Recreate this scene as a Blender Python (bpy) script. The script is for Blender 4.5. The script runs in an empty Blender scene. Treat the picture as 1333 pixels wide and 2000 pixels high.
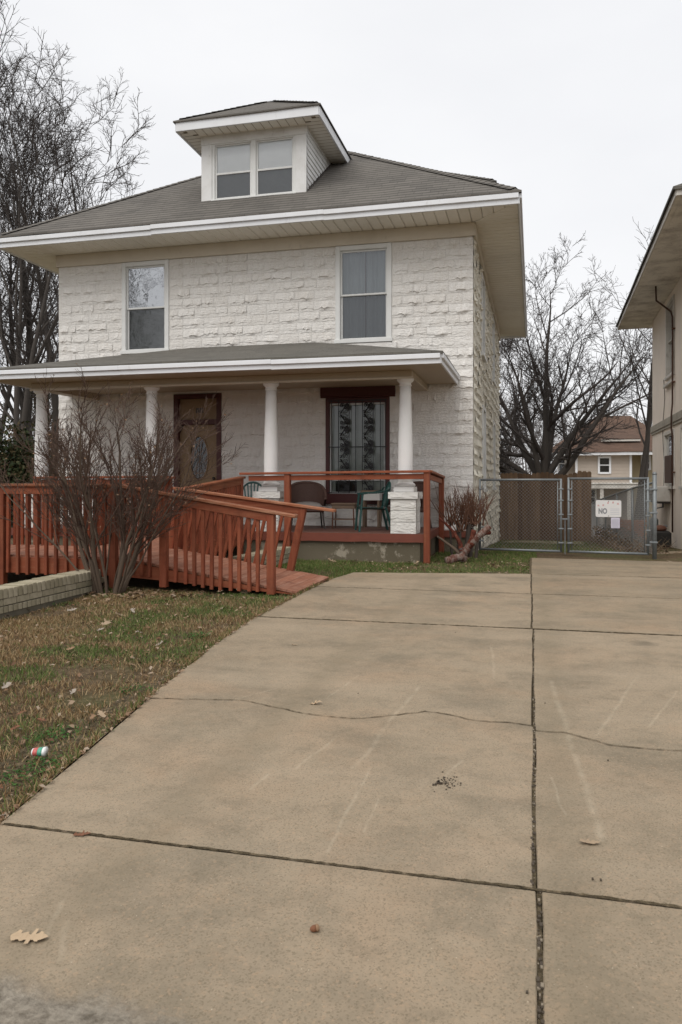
import bpy, bmesh, math, random
import numpy as np
from mathutils import Vector, Matrix, noise as mnoise

# ------------------------------------------------------------------ camera, sky, sun, exposure
S = bpy.context.scene
C = S.collection
R = math.radians
F, HZ, CX, YAW, EYE = 1510.0, 942.0, 666.5, R(14.0), 1.27      # solved from the house's vanishing lines
cam = bpy.data.objects.new('camera', bpy.data.cameras.new('camera'))
C.objects.link(cam)
cam.location = (0, 0, EYE)
cam.rotation_euler = (R(90), 0, YAW)
cam.data.sensor_fit = 'VERTICAL'
cam.data.sensor_height = 36
cam.data.lens = F / 2000 * 36
cam.data.shift_y = -(1000 - HZ) / 2000
cam.data.clip_start = 0.05
cam.data.clip_end = 2000
cam.data.dof.use_dof = True
cam.data.dof.focus_distance = 13.0
cam.data.dof.aperture_fstop = 9.0
S.camera = cam

SUN_EL, SUN_AZ = R(55), R(200)          # high soft sun behind thick cloud
w = bpy.data.worlds.new('World'); S.world = w; w.use_nodes = True
nt = w.node_tree; nt.nodes.clear()
sky = nt.nodes.new('ShaderNodeTexSky'); sky.sky_type = 'NISHITA'; sky.sun_disc = False
sky.sun_elevation = SUN_EL; sky.sun_rotation = SUN_AZ; sky.dust_density = 4
tc = nt.nodes.new('ShaderNodeTexCoord')
mp = nt.nodes.new('ShaderNodeMapping'); mp.inputs['Scale'].default_value = (1, 1, 2.5)
cn = nt.nodes.new('ShaderNodeTexNoise'); cn.inputs['Scale'].default_value = 1.6; cn.inputs['Detail'].default_value = 5
cr = nt.nodes.new('ShaderNodeValToRGB')
cr.color_ramp.elements[0].position = 0.3; cr.color_ramp.elements[0].color = (0.865, 0.872, 0.89, 1)
cr.color_ramp.elements[1].position = 0.75; cr.color_ramp.elements[1].color = (1.0, 1.0, 1.0, 1)
gain = nt.nodes.new('ShaderNodeMix'); gain.data_type = 'RGBA'; gain.blend_type = 'MULTIPLY'
gain.inputs[0].default_value = 1.0; gain.inputs[7].default_value = (8.1, 8.1, 8.16, 1)
mx = nt.nodes.new('ShaderNodeMix'); mx.data_type = 'RGBA'; mx.inputs[0].default_value = 0.93
bg = nt.nodes.new('ShaderNodeBackground'); bg.inputs['Strength'].default_value = 0.1
out = nt.nodes.new('ShaderNodeOutputWorld')
L = nt.links.new
L(tc.outputs['Generated'], mp.inputs['Vector']); L(mp.outputs[0], cn.inputs['Vector'])
L(cn.outputs['Fac'], cr.inputs[0]); L(cr.outputs[0], gain.inputs[6])
L(sky.outputs[0], mx.inputs[6]); L(gain.outputs[2], mx.inputs[7])
L(mx.outputs[2], bg.inputs['Color']); L(bg.outputs[0], out.inputs['Surface'])

sl = bpy.data.lights.new('sun', 'SUN'); sl.energy = 1.5; sl.angle = R(50); sl.color = (1, 0.97, 0.92)
so = bpy.data.objects.new('sun', sl); C.objects.link(so)
so.rotation_euler = (R(90) - SUN_EL, 0, R(180) - SUN_AZ + R(0))
S.view_settings.view_transform = 'Standard'; S.view_settings.look = 'None'
S.view_settings.exposure = 0.36; S.view_settings.gamma = 1.0
S.cycles.use_denoising = True
S.cycles.max_bounces = 6; S.cycles.transparent_max_bounces = 12
S.cycles.sample_clamp_indirect = 4.0

rng = random.Random(7)
nrg = np.random.default_rng(7)

# ------------------------------------------------------------------ pixel rays (1333 x 2000 photograph)
def ray(px, py):
    u = (px - CX) / F; v = (HZ - py) / F
    return Vector((-math.sin(YAW) + u * math.cos(YAW), math.cos(YAW) + u * math.sin(YAW), v))
def atY(px, py, y):
    d = ray(px, py); t = y / d.y
    return Vector((d.x * t, y, EYE + d.z * t))
def atZ(px, py, z=0.0):
    d = ray(px, py); t = (z - EYE) / d.z
    return Vector((d.x * t, d.y * t, z))

# ------------------------------------------------------------------ mesh helpers
class MB:
    def __init__(s): s.v = []; s.f = []; s.uv = {}; s.mi = {}
    def vs(s, pts):
        n = len(s.v); s.v.extend([tuple(p) for p in pts]); return n
    def face(s, pts, uv=None, mi=0):
        n = s.vs(pts); s.f.append(tuple(range(n, n + len(pts))))
        if uv is not None: s.uv[len(s.f) - 1] = uv
        if mi: s.mi[len(s.f) - 1] = mi
    def box(s, x0, x1, y0, y1, z0, z1, b=0.0, M=None):
        c = Vector(((x0 + x1) / 2, (y0 + y1) / 2, (z0 + z1) / 2)); h = Vector((abs(x1 - x0) / 2, abs(y1 - y0) / 2, abs(z1 - z0) / 2))
        s.obox(c, h, M, b)
    def obox(s, c, h, M=None, b=0.0):
        """box of half sizes h about c, chamfered by b; M a 3x3 or 4x4 applied last"""
        b = min(b, min(h) * 0.8)
        if b <= 0:
            P = [Vector((c.x + sx * h.x, c.y + sy * h.y, c.z + sz * h.z)) for sz in (-1, 1) for sy in (-1, 1) for sx in (-1, 1)]
            if M is not None: P = [M @ p for p in P]
            n = s.vs(P)
            for q in ((0, 2, 3, 1), (4, 5, 7, 6), (0, 1, 5, 4), (2, 6, 7, 3), (0, 4, 6, 2), (1, 3, 7, 5)): s.f.append(tuple(n + i for i in q))
            return
        P = []; ix = {}
        for sx in (-1, 1):
            for sy in (-1, 1):
                for sz in (-1, 1):
                    for a in range(3):
                        o = [h.x - b, h.y - b, h.z - b]; o[a] += b
                        p = Vector((c.x + sx * o[0], c.y + sy * o[1], c.z + sz * o[2]))
                        ix[(sx, sy, sz, a)] = len(P); P.append(M @ p if M is not None else p)
        n = s.vs(P); g = lambda *k: n + ix[k]
        for sg in (-1, 1):
            for a in range(3):
                def k(i, j):
                    t = [0, 0, 0]; t[a] = sg; t[(a + 1) % 3] = i; t[(a + 2) % 3] = j
                    return g(t[0], t[1], t[2], a)
                q = [k(-1, -1), k(1, -1), k(1, 1), k(-1, 1)]
                s.f.append(tuple(q if sg > 0 else q[::-1]))
        for a in range(3):
            b1, b2 = (a + 1) % 3, (a + 2) % 3
            for i in (-1, 1):
                for j in (-1, 1):
                    def k(e, ax):
                        t = [0, 0, 0]; t[a] = e; t[b1] = i; t[b2] = j
                        return g(t[0], t[1], t[2], ax)
                    q = [k(-1, b1), k(1, b1), k(1, b2), k(-1, b2)]
                    s.f.append(tuple(q if i * j < 0 else q[::-1]))
        for sx in (-1, 1):
            for sy in (-1, 1):
                for sz in (-1, 1):
                    q = [g(sx, sy, sz, 0), g(sx, sy, sz, 1), g(sx, sy, sz, 2)]
                    s.f.append(tuple(q if sx * sy * sz > 0 else q[::-1]))
    def bar(s, p, q, wd, dp, up=(0, 0, 1), b=0.0):
        """rectangular bar from p to q, wd across (sideways), dp along up"""
        p = Vector(p); q = Vector(q); d = (q - p); ln = d.length; d.normalize()
        up = Vector(up); sd = d.cross(up)
        if sd.length < 1e-4: sd = d.cross(Vector((0, 1, 0)))
        sd.normalize(); u2 = sd.cross(d).normalized()
        M = Matrix((d, sd, u2)).transposed().to_4x4(); M.translation = (p + q) / 2
        s.obox(Vector((0, 0, 0)), Vector((ln / 2, wd / 2, dp / 2)), M, b)
    def tube(s, pts, r, n=6, cap=True):
        pts = [Vector(p) for p in pts]; m = len(pts)
        rs = r if hasattr(r, '__len__') else [r] * m
        ref = Vector((0.31, 0.52, 0.79)); base = len(s.v)
        for i, p in enumerate(pts):
            t = (pts[min(i + 1, m - 1)] - pts[max(i - 1, 0)]).normalized()
            if abs(t.dot(ref)) > 0.95: a = t.cross(Vector((1, 0, 0))).normalized()
            else: a = t.cross(ref).normalized()
            c = t.cross(a)
            s.vs([p + (a * math.cos(2 * math.pi * k / n) + c * math.sin(2 * math.pi * k / n)) * rs[i] for k in range(n)])
        for i in range(m - 1):
            for k in range(n):
                k2 = (k + 1) % n
                s.f.append((base + i * n + k, base + i * n + k2, base + (i + 1) * n + k2, base + (i + 1) * n + k))
        if cap:
            s.f.append(tuple(base + k for k in range(n))[::-1]); s.f.append(tuple(base + (m - 1) * n + k for k in range(n)))
    def lathe(s, prof, c, n=20):
        base = len(s.v); c = Vector(c)
        for r, z in prof: s.vs([c + Vector((r * math.cos(2 * math.pi * k / n), r * math.sin(2 * math.pi * k / n), z)) for k in range(n)])
        for i in range(len(prof) - 1):
            for k in range(n):
                k2 = (k + 1) % n
                s.f.append((base + i * n + k, base + i * n + k2, base + (i + 1) * n + k2, base + (i + 1) * n + k))
        s.f.append(tuple(base + k for k in range(n))[::-1]); s.f.append(tuple(base + (len(prof) - 1) * n + k for k in range(n)))
    def mesh(s, name, mats, smooth=False):
        me = bpy.data.meshes.new(name); me.from_pydata(s.v, [], s.f)
        for m in (mats if isinstance(mats, (list, tuple)) else [mats]): me.materials.append(m)
        if s.uv:
            ul = me.uv_layers.new(name='UVMap')
            for fi, uv in s.uv.items():
                ls = me.polygons[fi].loop_start
                for k, c in enumerate(uv): ul.data[ls + k].uv = c
        for fi, m in s.mi.items(): me.polygons[fi].material_index = m
        if smooth: me.polygons.foreach_set('use_smooth', [True] * len(me.polygons))
        me.update(); return me
    def build(s, name, mats, parent=None, smooth=False):
        return link(name, s.mesh(name, mats, smooth), parent)

def origin_of(o):
    p = Vector((0, 0, 0))
    while o is not None: p = p + o.location; o = o.parent if o.parent else None
    return p
ORG = {}
def link(name, data, parent=None, loc=None):
    o = bpy.data.objects.new(name, data); C.objects.link(o)
    if loc is not None: o.location = loc
    if parent is not None:
        o.parent = parent
        o.matrix_parent_inverse = Matrix.Translation(-ORG.get(parent.name, Vector((0, 0, 0))))
    ORG[o.name] = Vector(loc) if loc is not None else Vector((0, 0, 0))
    return o
def tag(o, label=None, cat=None, group=None, kind=None):
    if label: o['label'] = label
    if cat: o['category'] = cat
    if group: o['group'] = group
    if kind: o['kind'] = kind
    return o
def thing(name, loc, label, cat, group=None):
    return tag(link(name, None, None, Vector(loc)), label, cat, group)

def np_mesh(name, verts, quads=None, tris=None, mat=None, smooth=False):
    me = bpy.data.meshes.new(name)
    me.vertices.add(len(verts)); me.vertices.foreach_set('co', np.asarray(verts, np.float32).ravel())
    li = []; ls = []; k = 0
    if quads is not None and len(quads):
        li.append(np.asarray(quads).ravel()); ls.append(np.arange(len(quads)) * 4); k = len(quads) * 4
    if tris is not None and len(tris):
        li.append(np.asarray(tris).ravel()); ls.append(np.arange(len(tris)) * 3 + k)
    li = np.concatenate(li).astype(np.int32); ls = np.concatenate(ls).astype(np.int32)
    me.loops.add(len(li)); me.loops.foreach_set('vertex_index', li)
    me.polygons.add(len(ls)); me.polygons.foreach_set('loop_start', ls)
    for m in (mat if isinstance(mat, (list, tuple)) else [mat]): me.materials.append(m)
    if smooth: me.polygons.foreach_set('use_smooth', np.ones(len(ls), bool))
    me.update(calc_edges=True)
    return me

def vnoise(x, y, seed=0):
    """smooth value noise for numpy arrays"""
    r = np.random.default_rng(seed).random((64, 64))
    xi = np.floor(x).astype(int); yi = np.floor(y).astype(int); fx = x - xi; fy = y - yi
    fx = fx * fx * (3 - 2 * fx); fy = fy * fy * (3 - 2 * fy)
    g = lambda a, b: r[a % 64, b % 64]
    return (g(xi, yi) * (1 - fx) + g(xi + 1, yi) * fx) * (1 - fy) + (g(xi, yi + 1) * (1 - fx) + g(xi + 1, yi + 1) * fx) * fy
def fbm(x, y, seed=0, o=4):
    t = 0; a = 0.5
    for i in range(o): t = t + a * vnoise(x * 2 ** i, y * 2 ** i, seed + i); a *= 0.5
    return t / (1 - 0.5 ** o)

# ------------------------------------------------------------------ materials
class NT:
    """tiny node-graph writer"""
    def __init__(s, name):
        s.m = bpy.data.materials.new(name); s.m.use_nodes = True; s.t = s.m.node_tree
        s.b = s.t.nodes['Principled BSDF']; s.o = s.t.nodes['Material Output']
        s.co = s.t.nodes.new('ShaderNodeTexCoord')
    def n(s, kind, **kw):
        d = s.t.nodes.new('ShaderNode' + kind)
        for k, v in kw.items():
            if k in d.inputs: s.set(d.inputs[k], v)
            else: setattr(d, k, v)
        return d
    def set(s, sock, v):
        if isinstance(v, bpy.types.NodeSocket): s.t.links.new(v, sock)
        else: sock.default_value = v
    def noise(s, scale, detail=4, rough=0.55, vec=None, stretch=None, dist=0.0):
        v = vec or s.co.outputs['Object']
        if stretch: v = s.n('Mapping', Vector=v, Scale=stretch).outputs[0]
        return s.n('TexNoise', Vector=v, Scale=scale, Detail=detail, Roughness=rough, Distortion=dist).outputs['Fac']
    def ramp(s, fac, stops):
        d = s.n('ValToRGB', Fac=fac); e = d.color_ramp.elements
        while len(e) < len(stops): e.new(0.5)
        for k, (p, c) in enumerate(stops):
            e[k].position = p; e[k].color = (c if hasattr(c, '__len__') else (c, c, c)) + ((1,) if not hasattr(c, '__len__') or len(c) == 3 else ())
        return d.outputs[0]
    def math(s, op, a, b=0.0, c=None, clamp=False):
        d = s.n('Math', operation=op, use_clamp=clamp); s.set(d.inputs[0], a); s.set(d.inputs[1], b)
        if c is not None: s.set(d.inputs[2], c)
        return d.outputs[0]
    def mix(s, fac, a, b, mode='MIX'):
        d = s.n('Mix', data_type='RGBA', blend_type=mode); s.set(d.inputs[0], fac)
        for k, v in ((6, a), (7, b)): s.set(d.inputs[k], v if isinstance(v, bpy.types.NodeSocket) else tuple(v) + (1,))
        return d.outputs[2]
    def bump(s, h, strength=0.3, dist=0.01, normal=None):
        d = s.n('Bump', Height=h, Strength=strength, Distance=dist)
        if normal is not None: s.set(d.inputs['Normal'], normal)
        return d.outputs[0]
    def done(s, col, rough=0.7, normal=None, metal=0.0, spec=None):
        s.set(s.b.inputs['Base Color'], col if isinstance(col, bpy.types.NodeSocket) else tuple(col) + (1,))
        s.set(s.b.inputs['Roughness'], rough); s.set(s.b.inputs['Metallic'], metal)
        if spec is not None: s.set(s.b.inputs['Specular IOR Level'], spec)
        if normal is not None: s.set(s.b.inputs['Normal'], normal)
        return s.m
M = {}
def simple(name, col, rough=0.7, var=0.15, scale=8, bump=0.15, metal=0.0, bscale=None, spec=None, stretch=None):
    g = NT(name); f = g.noise(scale, 5, 0.6, stretch=stretch)
    c = g.mix(f, tuple(k * (1 - var) for k in col), tuple(min(1, k * (1 + var)) for k in col))
    nm = g.bump(g.noise(bscale or scale * 6, 4, stretch=stretch), bump, 0.004) if bump else None
    M[name] = g.done(c, rough, nm, metal, spec)
    return M[name]

def block_paint(name, base, dirt, stain):
    g = NT(name)
    big = g.noise(0.9, 5, 0.6); mid = g.noise(5, 6, 0.65); fine = g.noise(60, 4, 0.6)
    per = g.n('ObjectInfo').outputs['Random']
    c = g.mix(big, base, tuple(k * 0.93 for k in base))
    c = g.mix(g.math('MULTIPLY', per, 0.22), c, dirt)
    c = g.mix(g.ramp(mid, [(0.52, 0.0), (0.74, 0.38)]), c, dirt)
    c = g.mix(g.ramp(g.noise(2.2, 6, 0.7, stretch=(3, 3, 0.5)), [(0.6, 0.0), (0.8, 0.35)]), c, stain)
    nm = g.bump(g.noise(13, 7, 0.66, stretch=(1, 1, 1.9)), 0.8, 0.04); nm = g.bump(fine, 0.12, 0.004, nm)
    M[name] = g.done(c, 0.75, nm, spec=0.25)
block_paint('block_white', (0.84, 0.812, 0.772), (0.64, 0.585, 0.52), (0.48, 0.39, 0.30))
block_paint('block_cream', (0.79, 0.75, 0.645), (0.52, 0.475, 0.36), (0.20, 0.17, 0.10))
block_paint('pier_white', (0.78, 0.76, 0.72), (0.6, 0.57, 0.5), (0.5, 0.45, 0.36))

def shingles(name, c0, c1, c2, moss):
    g = NT(name); uv = g.co.outputs['UV']
    jig = g.n('Mapping', Vector=uv).outputs[0]
    wob = g.n('VectorMath', operation='ADD'); g.set(wob.inputs[0], jig)
    nz = g.n('TexNoise', Vector=uv, Scale=1.3, Detail=3)
    sc = g.n('VectorMath', operation='SCALE', Scale=0.03); g.set(sc.inputs[0], nz.outputs['Color']); g.set(wob.inputs[1], sc.outputs[0])
    br = g.n('TexBrick', Vector=wob.outputs[0], Scale=1.0)
    br.offset = 0.43; br.offset_frequency = 2; br.squash = 0.85; br.squash_frequency = 3
    for k, v in (('Mortar Size', 0.006), ('Mortar Smooth', 0.3), ('Brick Width', 0.30), ('Row Height', 0.17), ('Bias', 0.0)): br.inputs[k].default_value = v
    br.inputs['Color1'].default_value = c0 + (1,); br.inputs['Color2'].default_value = c1 + (1,); br.inputs['Mortar'].default_value = tuple(k * 0.72 for k in c0) + (1,)
    c = g.mix(g.ramp(g.noise(1.1, 6, 0.6, stretch=(1, 1, 1)), [(0.35, 0.0), (0.75, 0.65)]), br.outputs['Color'], c2)
    c = g.mix(g.ramp(g.noise(0.45, 4, 0.6), [(0.5, 0.0), (0.8, 0.5)]), c, moss)
    c = g.mix(g.ramp(g.noise(140, 2, 0.5), [(0.3, 0.25), (0.7, 0.0)]), c, tuple(k * 0.5 for k in c0))
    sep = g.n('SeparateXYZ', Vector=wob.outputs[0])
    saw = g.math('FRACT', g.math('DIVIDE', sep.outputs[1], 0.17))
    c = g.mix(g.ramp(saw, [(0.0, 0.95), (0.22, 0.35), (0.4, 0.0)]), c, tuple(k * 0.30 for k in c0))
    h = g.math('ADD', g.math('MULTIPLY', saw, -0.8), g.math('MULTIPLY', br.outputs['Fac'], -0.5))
    nm = g.bump(h, 0.6, 0.012); nm = g.bump(g.noise(120, 3), 0.3, 0.004, nm)
    M[name] = g.done(c, 0.92, nm, spec=0.15)
shingles('shingle', (0.118, 0.109, 0.098), (0.158, 0.145, 0.130), (0.200, 0.182, 0.160), (0.09, 0.084, 0.077))
shingles('shingle_porch', (0.125, 0.118, 0.105), (0.16, 0.15, 0.132), (0.195, 0.18, 0.155), (0.11, 0.108, 0.088))
shingles('shingle_brown', (0.135, 0.085, 0.062), (0.165, 0.105, 0.078), (0.115, 0.082, 0.066), (0.07, 0.057, 0.05))

def trim(name, col, dirt, amt=0.35, rough=0.5):
    g = NT(name)
    c = g.mix(g.ramp(g.noise(1.8, 6, 0.65), [(0.45, 0.0), (0.8, amt)]), col, dirt)
    c = g.mix(g.ramp(g.noise(11, 6, 0.7, stretch=(1, 1, 0.35)), [(0.6, 0.0), (0.78, amt)]), c, tuple(k * 0.6 for k in dirt))
    M[name] = g.done(c, rough, g.bump(g.noise(9, 5, 0.6), 0.12, 0.01), spec=0.3)
trim('trim_white', (0.77, 0.78, 0.80), (0.55, 0.53, 0.50))
trim('dormer_white', (0.74, 0.735, 0.72), (0.42, 0.39, 0.34), 0.6)
trim('window_white', (0.72, 0.72, 0.70), (0.5, 0.48, 0.44), 0.3)
trim('soffit_tan', (0.87, 0.83, 0.745), (0.64, 0.57, 0.46), 0.3)
trim('frieze_tan', (0.63, 0.565, 0.465), (0.42, 0.36, 0.28), 0.4)
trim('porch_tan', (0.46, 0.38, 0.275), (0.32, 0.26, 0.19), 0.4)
trim('column_white', (0.80, 0.79, 0.77), (0.6, 0.57, 0.52), 0.3, 0.45)
trim('neighbor_soffit', (0.82, 0.78, 0.70), (0.15, 0.11, 0.08), 0.85)
trim('neighbor_trim', (0.60, 0.57, 0.52), (0.25, 0.21, 0.17), 0.7)

def red_wood(name, col, worn, amt, axis):
    g = NT(name)
    st = [14, 14, 14]; st[axis] = 0.9
    per = g.n('ObjectInfo').outputs['Random']
    gr = g.noise(2.0, 6, 0.65, stretch=tuple(st))
    c = g.mix(per, tuple(k * 0.80 for k in col), tuple(k * 1.15 for k in col))
    c = g.mix(g.ramp(gr, [(0.45, 0.0), (0.75, amt)]), c, worn)
    c = g.mix(g.ramp(g.noise(3.5, 6, 0.7), [(0.50, 0.0), (0.72, 0.75)]), c, tuple(k * 0.50 for k in col))
    c = g.mix(g.ramp(g.noise(19, 7, 0.75), [(0.66, 0.0), (0.72, 0.7)]), c, (0.33, 0.24, 0.17))
    M[name] = g.done(c, 0.62, g.bump(gr, 0.3, 0.006), spec=0.3)
red_wood('red_x', (0.245, 0.064, 0.028), (0.33, 0.135, 0.068), 0.65, 0)
red_wood('red_y', (0.25, 0.076, 0.032), (0.36, 0.165, 0.09), 0.7, 1)
red_wood('red_z', (0.225, 0.056, 0.025), (0.30, 0.115, 0.056), 0.6, 2)
red_wood('deck_red', (0.285, 0.118, 0.070), (0.42, 0.245, 0.175), 0.85, 1)
red_wood('cap_red', (0.255, 0.088, 0.040), (0.46, 0.27, 0.17), 0.85, 0)
simple('porch_red', (0.165, 0.043, 0.024), 0.6, 0.3, 5, 0.2)
simple('porch_floor_paint', (0.14, 0.066, 0.048), 0.6, 0.35, 4, 0.2)
simple('maroon', (0.065, 0.012, 0.010), 0.5, 0.2, 5, 0.1)
simple('foundation', (0.19, 0.165, 0.125), 0.9, 0.5, 3.2, 0.5, bscale=30)
simple('door_tan', (0.235, 0.15, 0.075), 0.5, 0.15, 4, 0.08)
simple('iron', (0.012, 0.012, 0.013), 0.5, 0.3, 20, 0.1)
simple('galvanised', (0.20, 0.215, 0.22), 0.5, 0.35, 12, 0.1, metal=0.35)
simple('wire', (0.26, 0.265, 0.265), 0.5, 0.25, 12, 0.0, metal=0.3)
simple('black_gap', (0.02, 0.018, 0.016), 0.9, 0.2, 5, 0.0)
simple('curtain', (0.28, 0.31, 0.32), 0.8, 0.25, 3, 0.1, stretch=(6, 6, 0.4))
simple('white_shade', (0.86, 0.86, 0.85), 0.8, 0.06, 3, 0.05)
simple('blind', (0.50, 0.51, 0.49), 0.6, 0.1, 6, 0.0)
simple('green_plastic', (0.012, 0.062, 0.055), 0.35, 0.2, 6, 0.05)
simple('wicker_brown', (0.095, 0.050, 0.038), 0.7, 0.3, 40, 0.5, bscale=90)
simple('cushion', (0.24, 0.215, 0.20), 0.9, 0.12, 12, 0.15)
simple('dark_metal', (0.05, 0.04, 0.035), 0.5, 0.3, 12, 0.1)
simple('table_brown', (0.17, 0.115, 0.075), 0.6, 0.25, 12, 0.2)
simple('white_box', (0.62, 0.60, 0.56), 0.6, 0.12, 8, 0.1)
simple('bark_tree', (0.060, 0.051, 0.044), 0.95, 0.4, 3, 0.7, bscale=18, stretch=(1, 1, 0.25))
simple('bark_twig', (0.055, 0.045, 0.040), 0.95, 0.3, 3, 0.0)
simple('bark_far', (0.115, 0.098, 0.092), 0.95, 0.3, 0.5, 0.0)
simple('bark_shrub', (0.105, 0.073, 0.050), 0.9, 0.4, 7, 0.5, bscale=50, stretch=(1, 1, 0.3))
simple('twig_shrub', (0.085, 0.050, 0.034), 0.9, 0.45, 5, 0.0)
simple('bark_pruned', (0.062, 0.047, 0.038), 0.95, 0.4, 9, 0.5, bscale=60)
simple('shoot_brown', (0.13, 0.06, 0.035), 0.9, 0.4, 9, 0.0)
simple('dead_leaf', (0.24, 0.145, 0.08), 0.85, 0.45, 6, 0.2)
simple('pale_leaf', (0.31, 0.225, 0.145), 0.85, 0.3, 12, 0.25, bscale=40)
simple('tan_leaf', (0.43, 0.315, 0.20), 0.85, 0.2, 14, 0.25, bscale=40)
simple('grey_leaf', (0.29, 0.245, 0.20), 0.85, 0.25, 14, 0.25, bscale=40)
simple('rust_leaf', (0.16, 0.065, 0.03), 0.85, 0.35, 12, 0.25)
simple('cedar_log', (0.26, 0.19, 0.155), 0.9, 0.55, 9, 0.6, bscale=40, stretch=(1, 1, 0.4))
simple('cedar_red', (0.22, 0.055, 0.032), 0.85, 0.4, 9, 0.5, bscale=40)
simple('cut_wood', (0.40, 0.31, 0.22), 0.9, 0.25, 20, 0.3)
simple('fence_wood', (0.21, 0.135, 0.085), 0.9, 0.4, 3, 0.4, bscale=14, stretch=(4, 4, 0.3))
simple('rust', (0.12, 0.048, 0.028), 0.8, 0.4, 9, 0.3)
simple('old_pipe', (0.065, 0.032, 0.022), 0.8, 0.4, 9, 0.3)
simple('meter_grey', (0.16, 0.18, 0.185), 0.5, 0.2, 8, 0.1)
simple('stucco_pink', (0.78, 0.69, 0.605), 0.92, 0.14, 1.3, 0.5, bscale=55)
simple('belt_stone', (0.33, 0.30, 0.25), 0.9, 0.45, 5, 0.5)
simple('siding_pink', (0.44, 0.375, 0.315), 0.8, 0.1, 3, 0.1)
simple('siding_yellow', (0.37, 0.305, 0.19), 0.8, 0.1, 3, 0.1)
simple('brown_wood', (0.075, 0.04, 0.027), 0.7, 0.3, 6, 0.3)
simple('brick_orange', (0.36, 0.13, 0.05), 0.85, 0.35, 6, 0.4)
simple('mortar', (0.12, 0.105, 0.075), 0.95, 0.3, 12, 0.4)
simple('sign_white', (0.66, 0.64, 0.62), 0.4, 0.1, 7, 0.05)
simple('sign_grey', (0.22, 0.22, 0.23), 0.6, 0.2, 20, 0.0)
simple('sign_red', (0.56, 0.33, 0.31), 0.6, 0.2, 20, 0.0)
simple('sign_faint', (0.50, 0.50, 0.53), 0.6, 0.1, 20, 0.0)
simple('paper', (0.62, 0.58, 0.68), 0.8, 0.1, 20, 0.05)
simple('can_red', (0.48, 0.10, 0.09), 0.35, 0.1, 9, 0.0)
simple('can_green', (0.07, 0.30, 0.20), 0.35, 0.1, 9, 0.0)
simple('can_white', (0.72, 0.72, 0.70), 0.3, 0.1, 9, 0.0)
simple('dirt_crumb', (0.06, 0.045, 0.03), 0.95, 0.4, 30, 0.3)
simple('stone_chip', (0.22, 0.18, 0.13), 0.9, 0.4, 30, 0.3)
simple('hemlock', (0.028, 0.040, 0.016), 0.8, 0.5, 3, 0.0)
simple('asphalt', (0.055, 0.054, 0.052), 0.9, 0.2, 2, 0.4, bscale=120)

def brick_cream():
    g = NT('brick_cream'); per = g.n('ObjectInfo').outputs['Random']
    c = g.mix(per, (0.27, 0.235, 0.16), (0.40, 0.35, 0.255))
    c = g.mix(g.ramp(g.noise(9, 6, 0.7), [(0.45, 0.0), (0.7, 0.6)]), c, (0.16, 0.15, 0.09))
    M['brick_cream'] = g.done(c, 0.9, g.bump(g.noise(60, 5), 0.4, 0.006), spec=0.2)
brick_cream()

g = NT('cedar_log'); nn_ = g.noise(16, 7, 0.7, stretch=(1, 1, .5)); M['cedar_log'] = g.done(g.ramp(nn_, [(.30, (.04, .024, .02)), (.45, (.13, .06, .045)), (.55, (.20, .15, .125)), (.72, (.31, .27, .24))]), .95, g.bump(nn_, .9, .03), spec=.1)
g = NT('cedar_red'); nn_ = g.noise(15, 7, 0.7); M['cedar_red'] = g.done(g.ramp(nn_, [(.30, (.035, .016, .012)), (.48, (.10, .03, .02)), (.60, (.15, .048, .03)), (.75, (.22, .15, .12))]), .9, g.bump(nn_, .9, .03), spec=.1)
g = NT('foundation'); nn_ = g.noise(2.6, 7, 0.72); c_ = g.mix(g.noise(1.1, 5), (.085, .072, .045), (.17, .145, .105)); c_ = g.mix(g.ramp(nn_, [(.56, 0.), (.62, .8)]), c_, (.36, .32, .25)); M['foundation'] = g.done(c_, .92, g.bump(g.noise(30, 5), .5, .01), spec=.15)
g = NT('fence_wood'); pr_ = g.n('ObjectInfo').outputs['Random']; gr_ = g.noise(3, 6, .65, stretch=(6, 6, .35)); c_ = g.mix(pr_, (.135, .085, .055), (.27, .18, .115)); M['fence_wood'] = g.done(g.mix(g.ramp(gr_, [(.4, 0.), (.7, .7)]), c_, (.085, .06, .045)), .9, g.bump(gr_, .5, .01), spec=.15)
def leafy(name, cols, trans=0.3):
    g = NT(name); rp = g.n('NewGeometry').outputs['Random Per Island']
    c = g.ramp(rp, [(k / max(1, len(cols) - 1), c) for k, c in enumerate(cols)])
    M[name] = g.done(c, 0.75, spec=0.2)
leafy('grass_green', [(0.045, 0.080, 0.014), (0.075, 0.12, 0.024), (0.115, 0.16, 0.042), (0.15, 0.165, 0.062)])
leafy('grass_straw', [(0.15, 0.088, 0.038), (0.27, 0.185, 0.09), (0.40, 0.30, 0.17), (0.22, 0.125, 0.052), (0.11, 0.07, 0.036)])
leafy('clover', [(0.022, 0.060, 0.012), (0.04, 0.10, 0.018), (0.055, 0.12, 0.025)])
leafy('litter', [(0.10, 0.052, 0.028), (0.20, 0.125, 0.07), (0.30, 0.22, 0.15), (0.15, 0.075, 0.035), (0.36, 0.29, 0.22)])
leafy('evergreen', [(0.012, 0.022, 0.008), (0.025, 0.038, 0.014), (0.04, 0.052, 0.02), (0.075, 0.05, 0.022), (0.018, 0.028, 0.01)])
leafy('vine', [(0.02, 0.026, 0.012), (0.05, 0.042, 0.026), (0.07, 0.05, 0.03)])
leafy('brush_mix', [(0.08, 0.05, 0.032), (0.15, 0.10, 0.065), (0.22, 0.16, 0.10), (0.04, 0.035, 0.022)])

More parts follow.
